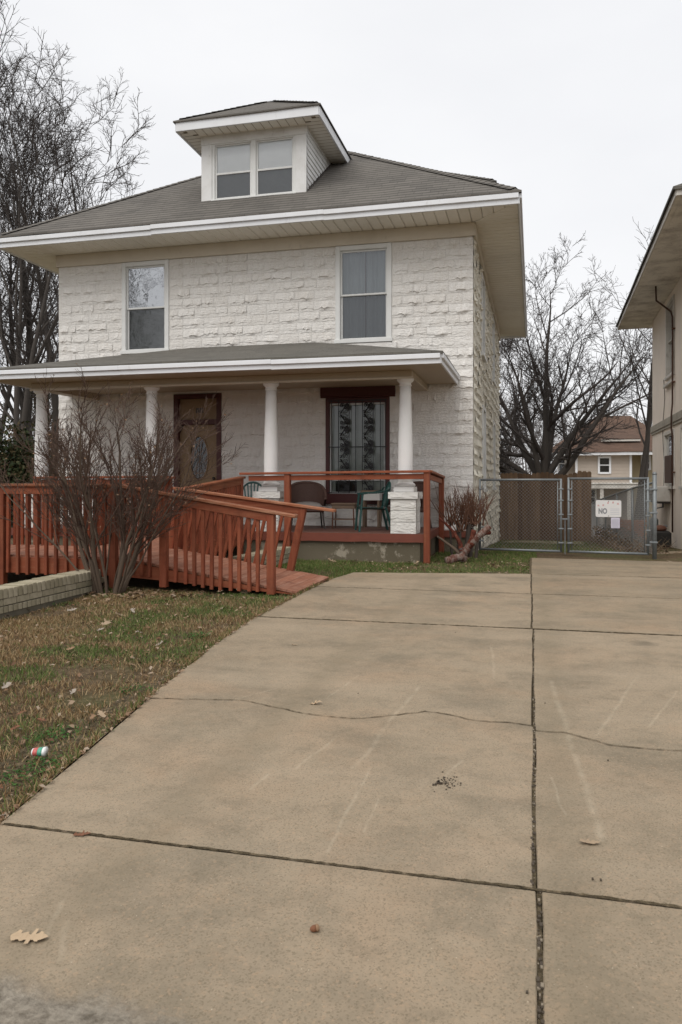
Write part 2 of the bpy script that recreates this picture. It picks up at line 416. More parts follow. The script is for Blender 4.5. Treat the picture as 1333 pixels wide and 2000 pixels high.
def pane_mat(name, refl, tint):
    g = NT(name); t = g.t; t.nodes.remove(g.b)
    tr = g.n('BsdfTransparent', Color=tint + (1,)); gl = g.n('BsdfGlossy', Roughness=0.015, Color=(0.95, 0.97, 1, 1))
    wv = g.noise(2.5, 3, 0.5); gl_n = g.bump(wv, 0.10, 0.03); g.set(gl.inputs['Normal'], gl_n)
    fr = g.n('Fresnel', IOR=1.5).outputs[0]
    f = g.math('ADD', g.math('MULTIPLY', fr, 1.6), refl, clamp=True)
    ms = g.n('MixShader'); g.set(ms.inputs[0], f); g.set(ms.inputs[1], tr.outputs[0]); g.set(ms.inputs[2], gl.outputs[0])
    g.set(g.o.inputs['Surface'], ms.outputs[0]); M[name] = g.m
pane_mat('pane', 0.05, (0.92, 0.94, 0.94))
pane_mat('pane_screen', 0.03, (0.62, 0.63, 0.63))
pane_mat('pane_plain', 0.0, (0.96, 0.97, 0.97))
pane_mat('pane_mirror', 0.36, (0.6, 0.62, 0.62))
pane_mat('pane_dark', 0.0, (0.85, 0.88, 0.85))

def concrete():
    g = NT('concrete'); P = g.co.outputs['Object']; sep0 = g.n('SeparateXYZ', Vector=P)
    per = g.n('ObjectInfo').outputs['Random']
    c = g.mix(g.noise(0.55, 5, 0.6), (0.316, 0.246, 0.168), (0.218, 0.177, 0.126))
    c = g.mix(g.ramp(g.noise(9, 6, 0.75), [(0.35, 0.45), (0.55, 0.0)]), c, (0.18, 0.15, 0.10))
    c = g.mix(g.math('MULTIPLY', per, 0.6), c, (0.355, 0.282, 0.200))
    c = g.mix(g.ramp(g.noise(0.8, 6, 0.62, dist=.6), [(0.50, 0.0), (0.68, 0.55)]), c, (0.325, 0.225, 0.145))
    c = g.mix(g.ramp(g.noise(1.5, 6, 0.65), [(0.46, 0.0), (0.70, 0.75)]), c, (0.155, 0.132, 0.096))
    c = g.mix(g.ramp(g.noise(5.5, 7, 0.75, dist=.5), [(0.50, 0.0), (0.70, 0.45)]), c, (0.145, 0.12, 0.085))
    c = g.mix(g.ramp(g.noise(14, 6, 0.75), [(0.56, 0.0), (0.72, 0.5)]), c, (0.36, 0.275, 0.19))
    c = g.mix(g.ramp(g.noise(0.7, 7, 0.7, dist=0.4), [(0.52, 0.0), (0.66, 0.35)]), c, (0.16, 0.14, 0.10))
    c = g.mix(g.ramp(g.noise(3.3, 6, 0.7), [(0.55, 0.0), (0.8, 0.4)]), c, (0.33, 0.225, 0.14))
    # pale stain band where water stands, long across the drive
    c = g.mix(g.ramp(g.noise(0.9, 5, 0.6, stretch=(0.35, 1.6, 1)), [(0.50, 0.0), (0.72, 0.5)]), c, (0.365, 0.295, 0.212))
    # aggregate: dark, rusty and pale grains
    v1 = g.n('TexVoronoi', Vector=P, Scale=210.0); c = g.mix(g.ramp(v1.outputs['Color'], [(0.15, 0.55), (0.38, 0.0)]), c, (0.13, 0.105, 0.07))
    v2 = g.n('TexVoronoi', Vector=P, Scale=120.0); c = g.mix(g.ramp(v2.outputs['Color'], [(0.70, 0.0), (0.92, 0.32)]), c, (0.40, 0.28, 0.18))
    v3 = g.n('TexVoronoi', Vector=P, Scale=75.0)
    spot = g.math('MULTIPLY', g.ramp(v3.outputs['Distance'], [(0.10, 1.0), (0.17, 0.0)]), g.ramp(v3.outputs['Color'], [(0.80, 0.0), (0.84, 1.0)]))
    c = g.mix(g.math('MULTIPLY', spot, 0.6), c, (0.58, 0.50, 0.38))
    vo = g.n('TexVoronoi', Vector=P, Scale=0.9); od = g.math('ADD', vo.outputs['Distance'], g.math('MULTIPLY', g.math('SUBTRACT', g.noise(9, 5, .7), .5), .16))
    c = g.mix(g.math('MULTIPLY', g.ramp(od, [(0.05, 0.55), (0.12, 0.0)]), g.ramp(vo.outputs['Color'], [(0.45, 0.0), (0.6, 1.0)])), c, (0.10, 0.085, 0.062))
    tx = g.math('ABSOLUTE', g.math('SUBTRACT', g.math('ABSOLUTE', g.math('ADD', sep0.outputs[0], 0.62)), 0.72))
    c = g.mix(g.math('MULTIPLY', g.ramp(g.math('ADD', tx, g.math('MULTIPLY', g.noise(1.4, 5, .7, stretch=(1, .35, 1)), .22)), [(0.10, 0.42), (0.27, 0.0)]), 0.8), c, (0.185, 0.15, 0.10))
    # pale scrape marks left on the slab: thin segments with soft ends
    sx = g.n('SeparateXYZ', Vector=P); X, Yc = sx.outputs[0], sx.outputs[1]
    segs = [((660, 1437), (580, 1500), .010), ((526, 1512), (492, 1542), .012), ((540, 1345), (455, 1368), .008), ((960, 1265), (965, 1325), .014),
            ((722, 1500), (640, 1665), .010), ((740, 1560), (715, 1625), .006), ((905, 1485), (850, 1540), .010), ((1078, 1330), (1180, 1640), .022),
            ((1245, 1320), (1165, 1440), .013), ((1078, 1518), (1105, 1590), .008), ((820, 1340), (690, 1500), .016), ((700, 1320), (640, 1365), .010),
            ((120, 1760), (90, 1830), .010), ((130, 1800), (115, 1880), .012), ((1320, 1350), (1270, 1420), .010)]
    wob = g.math('MULTIPLY', g.math('SUBTRACT', g.noise(2, 3), 0.5), 0.06)
    Xw = g.math('ADD', X, wob); acc = None
    for a, b, wd in segs:
        p = atZ(*a); q = atZ(*b); d = q - p; l2 = d.x ** 2 + d.y ** 2
        dx = g.math('SUBTRACT', Xw, p.x); dy = g.math('SUBTRACT', Yc, p.y)
        t = g.math('ADD', g.math('MULTIPLY', dx, d.x / l2), g.math('MULTIPLY', dy, d.y / l2), clamp=True)
        ex = g.math('SUBTRACT', dx, g.math('MULTIPLY', t, d.x)); ey = g.math('SUBTRACT', dy, g.math('MULTIPLY', t, d.y))
        ds = g.math('SQRT', g.math('ADD', g.math('MULTIPLY', ex, ex), g.math('MULTIPLY', ey, ey)))
        k = g.math('SUBTRACT', 1.0, g.math('DIVIDE', ds, wd * 1.1), clamp=True)
        acc = k if acc is None else g.math('MAXIMUM', acc, k)
    brk = g.ramp(g.noise(9, 5, 0.7), [(0.38, 0.15), (0.62, 1.0)])
    c = g.mix(g.math('MULTIPLY', g.math('MULTIPLY', acc, brk), 0.24), c, (0.56, 0.49, 0.37))
    # rough worn patch at the street end of the drive
    edge = g.math('ADD', g.math('MULTIPLY', Yc, -1.0), g.math('MULTIPLY', X, -0.15))
    e2 = g.math('ADD', edge, g.math('MULTIPLY', g.math('SUBTRACT', g.noise(3.2, 6, 0.7), 0.5), 0.35))
    mask = g.ramp(g.math('ADD', e2, 1.62), [(0.04, 0.0), (0.13, 0.85)])
    rough_n = g.noise(26, 6, 0.75)
    c = g.mix(mask, c, g.mix(g.ramp(rough_n, [(0.35, 0.0), (0.68, 1.0)]), (0.10, 0.086, 0.068), (0.37, 0.33, 0.27)))
    nm = g.bump(g.noise(3, 4), 0.15, 0.02); nm = g.bump(g.noise(190, 3, 0.6), 0.28, 0.004, nm)
    nm2 = g.bump(g.math('MULTIPLY', mask, rough_n), 0.8, 0.02, nm)
    M['concrete'] = g.done(c, 0.9, nm2, spec=0.15)
concrete()

def soil():
    g = NT('soil')
    c = g.mix(g.noise(2.2, 6, 0.65), (0.06, 0.043, 0.027), (0.135, 0.095, 0.057))
    c = g.mix(g.ramp(g.noise(0.8, 6, 0.6), [(0.47, 0.0), (0.62, 0.75)]), c, (0.085, 0.092, 0.036))
    c = g.mix(g.ramp(g.noise(24, 5, 0.7), [(0.5, 0.0), (0.7, 0.6)]), c, (0.28, 0.21, 0.13))
    M['soil'] = g.done(c, 0.97, g.bump(g.noise(28, 6, 0.7), 0.8, 0.03), spec=0.1)
soil()
g = NT('joint_dirt'); nn_ = g.noise(30, 7, .75); M['joint_dirt'] = g.done(g.ramp(nn_, [(.30, (.025, .019, .012)), (.46, (.08, .062, .037)), (.56, (.125, .098, .06)), (.68, (.25, .19, .12))]), .97, g.bump(nn_, .9, .02), spec=.1)
simple('bare_dirt', (0.24, 0.185, 0.12), 0.97, 0.25, 2.4, 0.6, bscale=35)

# ================================================================== the ground
def gz(x, y):
    if y < 14.6: return 0.0
    if y < 26: return -0.6 * (y - 14.6) / 11.4
    if y < 52: return -0.6 - 1.7 * (y - 26) / 26
    return -2.3
def build_ground():
    xs = [-600, -200, -80, -40, -24, -16, -12] + [x * 0.5 for x in range(-22, 11)] + [7, 10, 16, 30, 60, 200, 600]
    ys = [-600, -150, -60, -30, -15, -6, -2] + [y * 0.5 for y in range(-2, 61)] + [34, 40, 52, 70, 110, 200, 600]
    V = []; Fc = []
    for y in ys:
        for x in xs:
            b = 0.0
            if -11 < x < -2.75 and 1.5 < y < 11.5: b = 0.045 * (mnoise.noise(Vector((x * 0.7, y * 0.7, 3))) + 0.35 * mnoise.noise(Vector((x * 2, y * 2, 9))))
            V.append((x, y, gz(x, y) - 0.035 + b))
    n = len(xs)
    for j in range(len(ys) - 1):
        for i in range(n - 1): Fc.append((j * n + i, j * n + i + 1, (j + 1) * n + i + 1, (j + 1) * n + i))
    me = bpy.data.meshes.new('ground'); me.from_pydata(V, [], Fc); me.materials.append(M['soil'])
    me.polygons.foreach_set('use_smooth', [True] * len(Fc))
    tag(link('ground', me), 'soil ground with worn winter lawn around the houses', kind='structure')
build_ground()

# ---- driveway: each slab and each broken piece of slab is its own solid with real gaps between them
EDGE = [(-1.72, -4.0), (-1.80, 1.0), (-1.93, 2.48), (-2.20, 4.13), (-2.42, 5.6), (-2.53, 6.86), (-2.58, 8.6), (-2.57, 9.9), (-2.47, 10.62)]
def edge_x(y):
    for (xa, ya), (xb, yb) in zip(EDGE, EDGE[1:]):
        if ya <= y <= yb: return xa + (xb - xa) * (y - ya) / (yb - ya)
    return EDGE[-1][0]
def wob(p, q, step=0.22, amp=0.003):
    """points from p towards q (q left out) with small wander"""
    p = Vector(p); q = Vector(q); d = q - p; n = max(1, int(d.length / step)); nn = Vector((-d.y, d.x)).normalized()
    return [tuple(p + d * k / n + (nn * rng.uniform(-amp, amp) if k else Vector((0, 0)))) for k in range(n)]
drive = MB(); drive.face([(-2.4, -4, -0.024), (2.6, -4, -0.024), (2.6, 13.3, -0.024), (-2.4, 10.4, -0.024)])
drive = tag(drive.build('driveway', M['joint_dirt']), 'tan concrete slab driveway leading to the chain-link gates', kind='structure')
def slab(poly, z=0.0, tilt=(0, 0)):
    bm = bmesh.new(); vs = [bm.verts.new((x, y, z + tilt[0] * x + tilt[1] * y)) for x, y in poly]
    f = bm.faces.new(vs)
    if f.normal.z < 0 or f.calc_area() < 0: pass
    bm.normal_update()
    if f.normal.z < 0: f.normal_flip()
    r = bmesh.ops.extrude_face_region(bm, geom=[f])
    # the copy becomes the top, chamfered by a small inset
    top = [g for g in r['geom'] if isinstance(g, bmesh.types.BMFace)][0]
    for v in set(f.verts): v.co.z -= 0.10
    bmesh.ops.inset_region(bm, faces=[top], thickness=0.004, depth=0.0)
    for v in set(v for v in bm.verts if v.co.z > -0.05) - set(top.verts): v.co.z -= 0.005
    bmesh.ops.recalc_face_normals(bm, faces=bm.faces)
    me = bpy.data.meshes.new('slab'); bm.to_mesh(me); bm.free(); me.materials.append(M['concrete'])
    return link('slab', me, drive)
def left_edge(y0, y1):
    ys = [y0] + [k for _, k in EDGE if y0 < k < y1] + [y1]; o = []
    for a, b in zip(ys, ys[1:]): o += wob((edge_x(a), a), (edge_x(b), b), 0.15, 0.010)
    return o + [(edge_x(y1), y1)]
def crack(pix):
    pts = [atZ(*p) for p in pix]; o = []
    for a, b in zip(pts, pts[1:]): o += wob((a.x, a.y), (b.x, b.y), 0.05, 0.010)
    return o + [(pts[-1].x, pts[-1].y)]
G = 0.0065                                                     # half joint
JX = 0.0
def jx(y): return 0.016 if y < 2.48 else (0.0 + 0.004 * math.sin(y * 2) if y < 6.88 else -0.012 - 0.006 * (y - 6.9))
def right_side(y0, y1, s):                                    # along the long joint from y0 up to y1, side s
    n = max(2, int(abs(y1 - y0) / 0.2)); return [(jx((y0 + y1) / 2) + s * G + rng.uniform(-.004, .004), y0 + (y1 - y0) * k / n) for k in range(n + 1)]
JY = [2.485, 6.89, 9.06]
RX = 2.45
# street end
slab(left_edge(-4, JY[0] - G)[::-1] + wob((edge_x(-4), -4), (jx(0) - G, -4)) + right_side(-4, JY[0] - G, -1))
slab([(RX, -4)] + [(RX, JY[0] - G)] + right_side(-4, JY[0] - G, 1)[::-1])
# cracked bay
CL = crack([(288, 1364), (400, 1367), (480, 1369), (540, 1382), (610, 1396), (690, 1404), (760, 1398), (830, 1390), (880, 1397), (930, 1408), (1000, 1412), (1045, 1419)])
CRr = crack([(1059, 1428), (1100, 1430), (1140, 1441), (1190, 1455), (1260, 1462), (1345, 1466)])
CL[0] = (edge_x(CL[0][1]), CL[0][1]); CL[-1] = (jx(4) - G, CL[-1][1]); CRr[0] = (jx(4) + G, CRr[0][1]); CRr.append((RX, CRr[-1][1] + 0.02))
gapw = lambda i: 0.0014 + 0.0026 * abs(math.sin(i * 1.7)) * (0.4 + abs(math.sin(i * 0.31)))
up = [(x, y + gapw(i)) for i, (x, y) in enumerate(CL)]; dn = [(x, y - gapw(i)) for i, (x, y) in enumerate(CL)]
slab(left_edge(JY[0] + G, dn[0][1])[::-1] + wob((edge_x(JY[0] + G), JY[0] + G), (jx(4) - G, JY[0] + G)) + right_side(JY[0] + G, dn[-1][1], -1) + dn[1:-1][::-1])
slab(left_edge(up[0][1], JY[1] - 0.008)[::-1] + up[1:-1] + right_side(up[-1][1], JY[1] - 0.008, -1) + wob((jx(6) - G, JY[1] - 0.008), (edge_x(JY[1]), JY[1] - 0.008))[1:], 0.002)
up = [(x, y + gapw(i)) for i, (x, y) in enumerate(CRr)]; dn = [(x, y - gapw(i)) for i, (x, y) in enumerate(CRr)]
slab([(jx(4) + G, JY[0] + G), (RX, JY[0] + G)] + dn[::-1][:-1] + right_side(JY[0] + G, dn[0][1], 1)[1:][::-1], -0.002)
slab(up + [(RX, JY[1] - 0.008)] + wob((RX, JY[1] - 0.008), (jx(6) + G, JY[1] - 0.008))[1:] + right_side(up[0][1], JY[1] - 0.008, 1)[1:][::-1])
# far bays
hg = 0.009
for k, (y0, y1) in enumerate(((JY[1] + hg, JY[2] - 0.004), (JY[2] + 0.004, None))):
    if y1 is not None:
        slab(left_edge(y0, y1)[::-1] + wob((edge_x(y0), y0), (jx(y0) - G, y0))[1:] + right_side(y0, y1, -1) + wob((jx(y0) - G, y1), (edge_x(y1), y1))[1:])
        slab([(RX, y0), (RX, y1)] + wob((RX, y1), (jx(y0) + G, y1))[1:] + right_side(y0, y1, 1)[::-1])
    else:
        slab(left_edge(y0, 10.62)[::-1] + wob((edge_x(y0), y0), (jx(y0) - G, y0))[1:] + right_side(y0, 11.05, -1))
        slab([(RX, y0), (RX, 11.02)] + wob((RX, 11.02), (jx(y0) + G, 11.0))[1:] + right_side(y0, 11.0, 1)[::-1])
        slab([(RX, 11.03), (2.35, 13.25)] + wob((2.35, 13.25), (jx(12), 13.35), 0.2, 0.02)[1:] + [(jx(12) + 0.004, 13.35), (jx(12) + 0.004, 11.01)], 0.003)
def fill(pts, w0, jit, z, seed):
    # packed dirt in a joint or crack, ragged at both sides
    r = random.Random(seed); mb = MB(); L_, R_ = [], []
    P = [Vector(p) for p in pts]; fine = []
    for a_, b_ in zip(P, P[1:]):
        n_ = max(1, int((b_ - a_).length / 0.02)); fine += [a_.lerp(b_, k / n_) for k in range(n_)]
    fine.append(P[-1])
    for k, p_ in enumerate(fine):
        d_ = (fine[min(k + 1, len(fine) - 1)] - fine[max(k - 1, 0)]).normalized(); n_ = Vector((-d_.y, d_.x)); h = w0 * (0.65 + 0.7 * (0.5 + 0.5 * mnoise.noise(Vector((k * .13, seed, 0)))))
        L_.append(p_ + n_ * (h + r.uniform(-jit, jit))); R_.append(p_ - n_ * (h + r.uniform(-jit, jit)))
    for k in range(len(fine) - 1): mb.face([(R_[k].x, R_[k].y, z), (R_[k + 1].x, R_[k + 1].y, z), (L_[k + 1].x, L_[k + 1].y, z), (L_[k].x, L_[k].y, z)])
    mb.build('joint_dirt', M['joint_dirt'], drive)
fill([(edge_x(2.48) + .02, 2.485), (RX, 2.485)], .0065, .0045, .0025, 1)
fill([(edge_x(6.9), 6.89), (-1.2, 6.885), (0, 6.892), (1.2, 6.885), (RX, 6.893)], .014, .009, .005, 2)
fill([(edge_x(9.06), 9.06), (0, 9.06), (RX, 9.055)], .006, .006, .004, 3)
fill([(0.0, 11.03), (RX, 11.025)], .005, .006, .006, 4)
fill(CL, .0021, .0024, .0045, 5); fill(CRr, .0021, .0024, .003, 6)
for ya, yb, s_ in ((1.0, 2.47, 11), (2.5, 6.87, 12), (6.9, 11.0, 13)): fill([(jx((ya + yb) / 2), ya), (jx((ya + yb) / 2), yb)], .0062 if ya > 2 else .0066, .001, -.004, s_)
fill([(jx(12) - .004, 11.0), (jx(12) - .004, 13.4)], .016, .006, .004, 14)
# bare dirt beside the gate
d = MB(); d.face([(2.36, 10.5, -0.028), (3.3, 10.5, -0.028), (3.9, 19, -0.25), (2.15, 16, -0.09), (2.15, 13.6, -0.028)])
tag(d.build('dirt_path', M['bare_dirt']), 'bare trodden dirt strip along the neighbouring house', kind='structure')
# the street behind the camera
d = MB(); d.face([(-80, -16, -0.02), (80, -16, -0.02), (80, -4.2, -0.02), (-80, -4.2, -0.02)])
tag(d.build('street', M['asphalt']), 'asphalt street in front of the house', kind='structure')

# ---- grass blades, clover and leaf litter on the lawn
def ground_h(x, y):
    b = 0.0
    if -11 < x < -2.75 and 1.5 < y < 11.5: b = 0.045 * (mnoise.noise(Vector((x * 0.7, y * 0.7, 3))) + 0.35 * mnoise.noise(Vector((x * 2, y * 2, 9))))
    return gz(x, y) - 0.035 + b
def lawn_pts(n, box, keep):
    x = nrg.uniform(box[0], box[1], n); y = nrg.uniform(box[2], box[3], n); m = keep(x, y)
    return x[m], y[m]
ex = np.vectorize(edge_x); gh = np.vectorize(ground_h)
def in_lawn(x, y): return (x < ex(np.clip(y, -4, 10.6)) - 0.01) & ~((x > -8) & (x < -2.6) & (y > 8.45) & (y < 9.95)) & ~((x > -5.28) & (x < -4.98) & (y > 5.9) & (y < 8.4))
def in_strip(x, y): return ((x < -0.02) | (y > 13.36)) & (y > 10.6 + 0.15 * (x + 2.5)) & (y < 14.9) & ~((x < -1.72) & (y > 12.36)) & ~((x < -1.02) & (y > 14.45))
def blades(name, label, x, y, hmin, hmax, wd, mats, green):
    n = len(x); z = gh(x, y)
    a = nrg.uniform(0, 2 * np.pi, n); ln = nrg.uniform(hmin, hmax, n); lean = nrg.uniform(0.25, 1.25, n)
    la = nrg.uniform(0, 2 * np.pi, n)
    tx = x + np.cos(la) * np.sin(lean) * ln; ty = y + np.sin(la) * np.sin(lean) * ln; tz = z + np.cos(lean) * ln
    mxp = x + (tx - x) * 0.4; myp = y + (ty - y) * 0.4; mz = z + (tz - z) * 0.62
    cx, cy = np.cos(a) * wd, np.sin(a) * wd
    V = np.stack([np.stack([x - cx, y - cy, z], 1), np.stack([x + cx, y + cy, z], 1), np.stack([mxp + cx * .8, myp + cy * .8, mz], 1), np.stack([mxp - cx * .8, myp - cy * .8, mz], 1), np.stack([tx, ty, tz], 1)], 1).reshape(-1, 3)
    b = np.arange(n) * 5
    me = np_mesh(name, V, np.stack([b, b + 1, b + 2, b + 3], 1), np.stack([b + 3, b + 2, b + 4], 1), mats)
    gi = (~green).astype(np.int32); me.polygons.foreach_set('material_index', np.concatenate([gi, gi]))
    return tag(link(name, me), label, 'grass', kind='stuff')
def greenness(x, y):
    return 0.55 * fbm(x * 0.9 + 5, y * 0.9 + 2, 11, 4) + 0.45 * fbm(x * 3.1 + 1, y * 3.1 + 7, 61, 3) + 0.20 * np.clip((y - 6.0) / 2.0, 0, 1)
def lawn(n, box, keep, name, label, hm, base):
    x, y = lawn_pts(n, box, keep)
    g = greenness(x, y); u = nrg.random(len(x))
    dens = fbm(x * 1.7 + 3, y * 1.7, 40, 4)
    k = u < np.clip((dens - 0.25) * 4.2, 0.22, 1.0); x, y, g = x[k], y[k], g[k]
    green = nrg.random(len(x)) < np.clip((g - base) * 5.5 + 0.42, 0.06, 0.90)
    blades(name, label, x, y, hm[0], hm[1], 0.0022, [M['grass_green'], M['grass_straw']], green)
lawn(190000, (-7.2, -1.7, 2.0, 8.5), in_lawn, 'lawn_grass', 'patchy green and straw coloured winter lawn beside the driveway', (0.018, 0.058), 0.615)
lawn(42000, (-2.75, 0.05, 10.6, 14.9), in_strip, 'porch_grass', 'short green grass strip in front of the porch', (0.02, 0.06), 0.43)
lawn(26000, (-4.0, -2.4, 9.95, 12.4), lambda x, y: (x < -2.45), 'ramp_grass', 'short green grass between the ramp and the porch', (0.02, 0.06), 0.40)
lawn(16000, (-1.0, 2.0, 14.9, 25.4), lambda x, y: x > -1.0, 'yard_grass', 'thin brown and green grass in the back yard behind the gates', (0.03, 0.09), 0.56)

n_ = 9000; ye_ = nrg.uniform(1.6, 9.9, n_); cl_ = vnoise(ye_ * 5, ye_ * 0 + 3, 5); k_ = nrg.random(n_) < np.clip((cl_ - .3) * 2.2, .05, 1); ye_ = ye_[k_]
xe_ = ex(ye_) - np.abs(nrg.normal(0, .035, len(ye_))) + .004
blades('edge_grass', 'ragged grass overhanging the lawn edge of the driveway', xe_, ye_, .03, .095, .0022, [M['grass_green'], M['grass_straw']], nrg.random(len(ye_)) < .38)
def tufts(pts, name, label, n=150, r=0.13):
    V = []; T = []
    for px, py in pts:
        c = atZ(px, py, -0.02)
        for k in range(n):
            a = rng.uniform(0, 6.28); d_ = r * math.sqrt(rng.random()); p = Vector((c.x + d_ * math.cos(a), c.y + d_ * math.sin(a), ground_h(c.x, c.y) + rng.uniform(0.005, 0.04)))
            s_ = rng.uniform(0.004, 0.010); t = Vector((rng.uniform(-1, 1), rng.uniform(-1, 1), rng.uniform(-.4, .4))).normalized(); u = t.cross(Vector((rng.uniform(-.4, .4), rng.uniform(-.4, .4), 1))).normalized()
            b = len(V); V += [p - t * s_, p + u * s_ * 0.8, p + t * s_ * 1.3, p - u * s_ * 0.8]; T.append((b, b + 1, b + 2, b + 3))
    me = np_mesh(name, np.array([tuple(v) for v in V]), np.array(T), None, M['clover'])
    tag(link(name, me), label, 'weeds', kind='stuff')
tufts([(85, 1500), (100, 1492), (120, 1432), (90, 1440), (40, 1518), (395, 1240), (385, 1243), (270, 1348), (545, 1170), (560, 1150), (300, 1170), (120, 1175), (220, 1165), (400, 1165)], 'clover', 'small bright green weeds growing low in the lawn', 130, 0.11)

def oak_leaf(seed, ln=0.09, lobes=3, curl=0.25):
    """lobed dry leaf, stalk at the origin, pointing +x"""
    r = random.Random(seed); P = [(0, 0.004)]
    for k in range(lobes):
        a = (k + 0.35) / (lobes + 0.4); b = (k + 0.72) / (lobes + 0.4); c = (k + 0.98) / (lobes + 0.4)
        wv = (0.34 if k == lobes // 2 else 0.24) * r.uniform(0.85, 1.15)
        P += [(a * ln, 0.15 * ln * r.uniform(.8, 1.3)), ((b - 0.02) * ln, wv * ln), ((b + 0.07) * ln, (wv * 0.92) * ln), (c * ln, 0.17 * ln * r.uniform(.8, 1.2))]
    top = P + [(ln, 0.14 * ln), (ln * 1.15, 0)]
    bot = [(x, -y * r.uniform(0.85, 1.15)) for x, y in top[:-1]][::-1]
    bm = bmesh.new(); ph = r.uniform(0, 6)
    vs = [bm.verts.new((x, y, curl * (abs(y) ** 1.3) * 3.2 + 0.10 * ln * math.sin(x / ln * 4 + ph) * curl * 2 + r.uniform(-1, 1) * 0.02 * ln)) for x, y in top + bot]
    f = bm.faces.new(vs); bmesh.ops.triangulate(bm, faces=[f])
    mz = min(v.co.z for v in bm.verts)
    for v in bm.verts: v.co.z += -mz + 0.001
    me = bpy.data.meshes.new('fallen_leaf'); bm.to_mesh(me); bm.free(); return me
LEAF = [oak_leaf(k, 0.10, 3 if k % 2 else 4, c) for k, c in enumerate((0.12, 0.3, 0.5, 0.7, 0.25, 0.6))]
LEAFM = {}
def leaf(px, py, size, mat, v, rot, label, group=None, z=None, tilt=(0, 0)):
    key = (v, mat)
    if key not in LEAFM:
        me = LEAF[v].copy(); me.materials.append(M[mat]); LEAFM[key] = me
    p = atZ(px, py, 0.0 if z is None else z)
    o = link('fallen_leaf', LEAFM[key], None, (p.x, p.y, (0.003 if z is None else z)))
    o.rotation_euler = (tilt[0], tilt[1], rot); o.scale = (size,) * 3
    tag(o, label, 'leaf', group)
leaf(22, 1832, 0.95, 'tan_leaf', 0, 0.15, 'flat tan oak leaf with pointed lobes on the front slab')
leaf(143, 1633, 0.55, 'rust_leaf', 4, 0.4, 'small curled reddish leaf lying on the joint by the lawn')
leaf(606, 1376, 0.62, 'tan_leaf', 3, 0.2, 'crumpled grey leaf just above the crack in the slab')
leaf(1132, 1646, 0.62, 'pale_leaf', 1, 0.1, 'thin pale leaf on the cracked slab across the long joint from the lawn')
leaf(570, 1261, 0.45, 'pale_leaf', 2, 0.3, 'tiny tan leaf on the middle of the driveway')
for k, (px, py, s, m) in enumerate(((215, 1222, 1.7, 'pale_leaf'), (225, 1200, 1.3, 'pale_leaf'), (132, 1195, 1.2, 'grey_leaf'), (140, 1356, .9, 'grey_leaf'), (20, 1396, 1.0, 'grey_leaf'), (52, 1388, .7, 'rust_leaf'),
        (90, 1408, .9, 'rust_leaf'), (108, 1402, .9, 'dead_leaf'), (205, 1402, .9, 'pale_leaf'), (185, 1400, .7, 'dead_leaf'), (168, 1450, .55, 'pale_leaf'), (60, 1192, 1.2, 'dead_leaf'), (130, 1270, .8, 'dead_leaf'), (190, 1232, 1.0, 'grey_leaf'),
        (265, 1238, .8, 'grey_leaf'), (320, 1255, .9, 'grey_leaf'), (340, 1298, .8, 'grey_leaf'), (290, 1342, .6, 'dead_leaf'), (150, 1170, 1.1, 'rust_leaf'), (320, 1185, 1.0, 'pale_leaf'), (255, 1192, 1.1, 'grey_leaf'), (480, 1205, .8, 'pale_leaf'),
        (450, 1165, 1.2, 'pale_leaf'), (425, 1158, 1.2, 'pale_leaf'), (5, 1345, 1.0, 'grey_leaf'), (58, 1325, .7, 'dead_leaf'), (20, 1425, .7, 'rust_leaf'), (5, 1540, .55, 'rust_leaf'), (35, 1575, .5, 'pale_leaf'), (70, 1555, .45, 'pale_leaf'), (20, 1590, .5, 'grey_leaf'),
        (108, 1502, .5, 'dead_leaf'), (118, 1487, .45, 'rust_leaf'), (135, 1478, .5, 'dead_leaf'), (90, 1522, .45, 'pale_leaf'))):
    p = atZ(px, py, 0.0)
    kind_ = {'pale_leaf': 'pale tan', 'grey_leaf': 'greyish curled', 'rust_leaf': 'dark rusty', 'dead_leaf': 'medium brown'}[m]
    where = 'by the ramp foot' if px > 400 else 'near the brick edging wall' if py < 1200 and px < 170 else 'below the bare shrub' if py < 1260 else 'close to the paper cup' if 1430 < py < 1530 else 'at the street end of the lawn edge' if py > 1530 else 'on the patchy middle of the lawn'
    leaf(px, py, s * 0.72, m, rng.choice((1, 2, 3, 4, 5)), rng.uniform(0, 6.28), '%s oak leaf lying %s' % (kind_, where), '%s leaves %s' % (kind_, where), ground_h(p.x, p.y) + 0.03, (rng.uniform(-.4, .4), rng.uniform(-.4, .4)))
for px, py in ((1640 - 1000, 1094), (700, 1096), (1012, 1103), (962, 1104), (820, 1098)):
    leaf(px, py, 1.3, 'pale_leaf', 2, rng.uniform(0, 6), 'pale leaf in the grass strip before the porch', 'leaves in the porch grass', 0.012, (0.2, 0.2))
leaf(462, 1152, 2.0, 'pale_leaf', 3, 1.2, 'large curled pale leaf standing against the ramp side', None, 0.02, (0.9, 0.3))

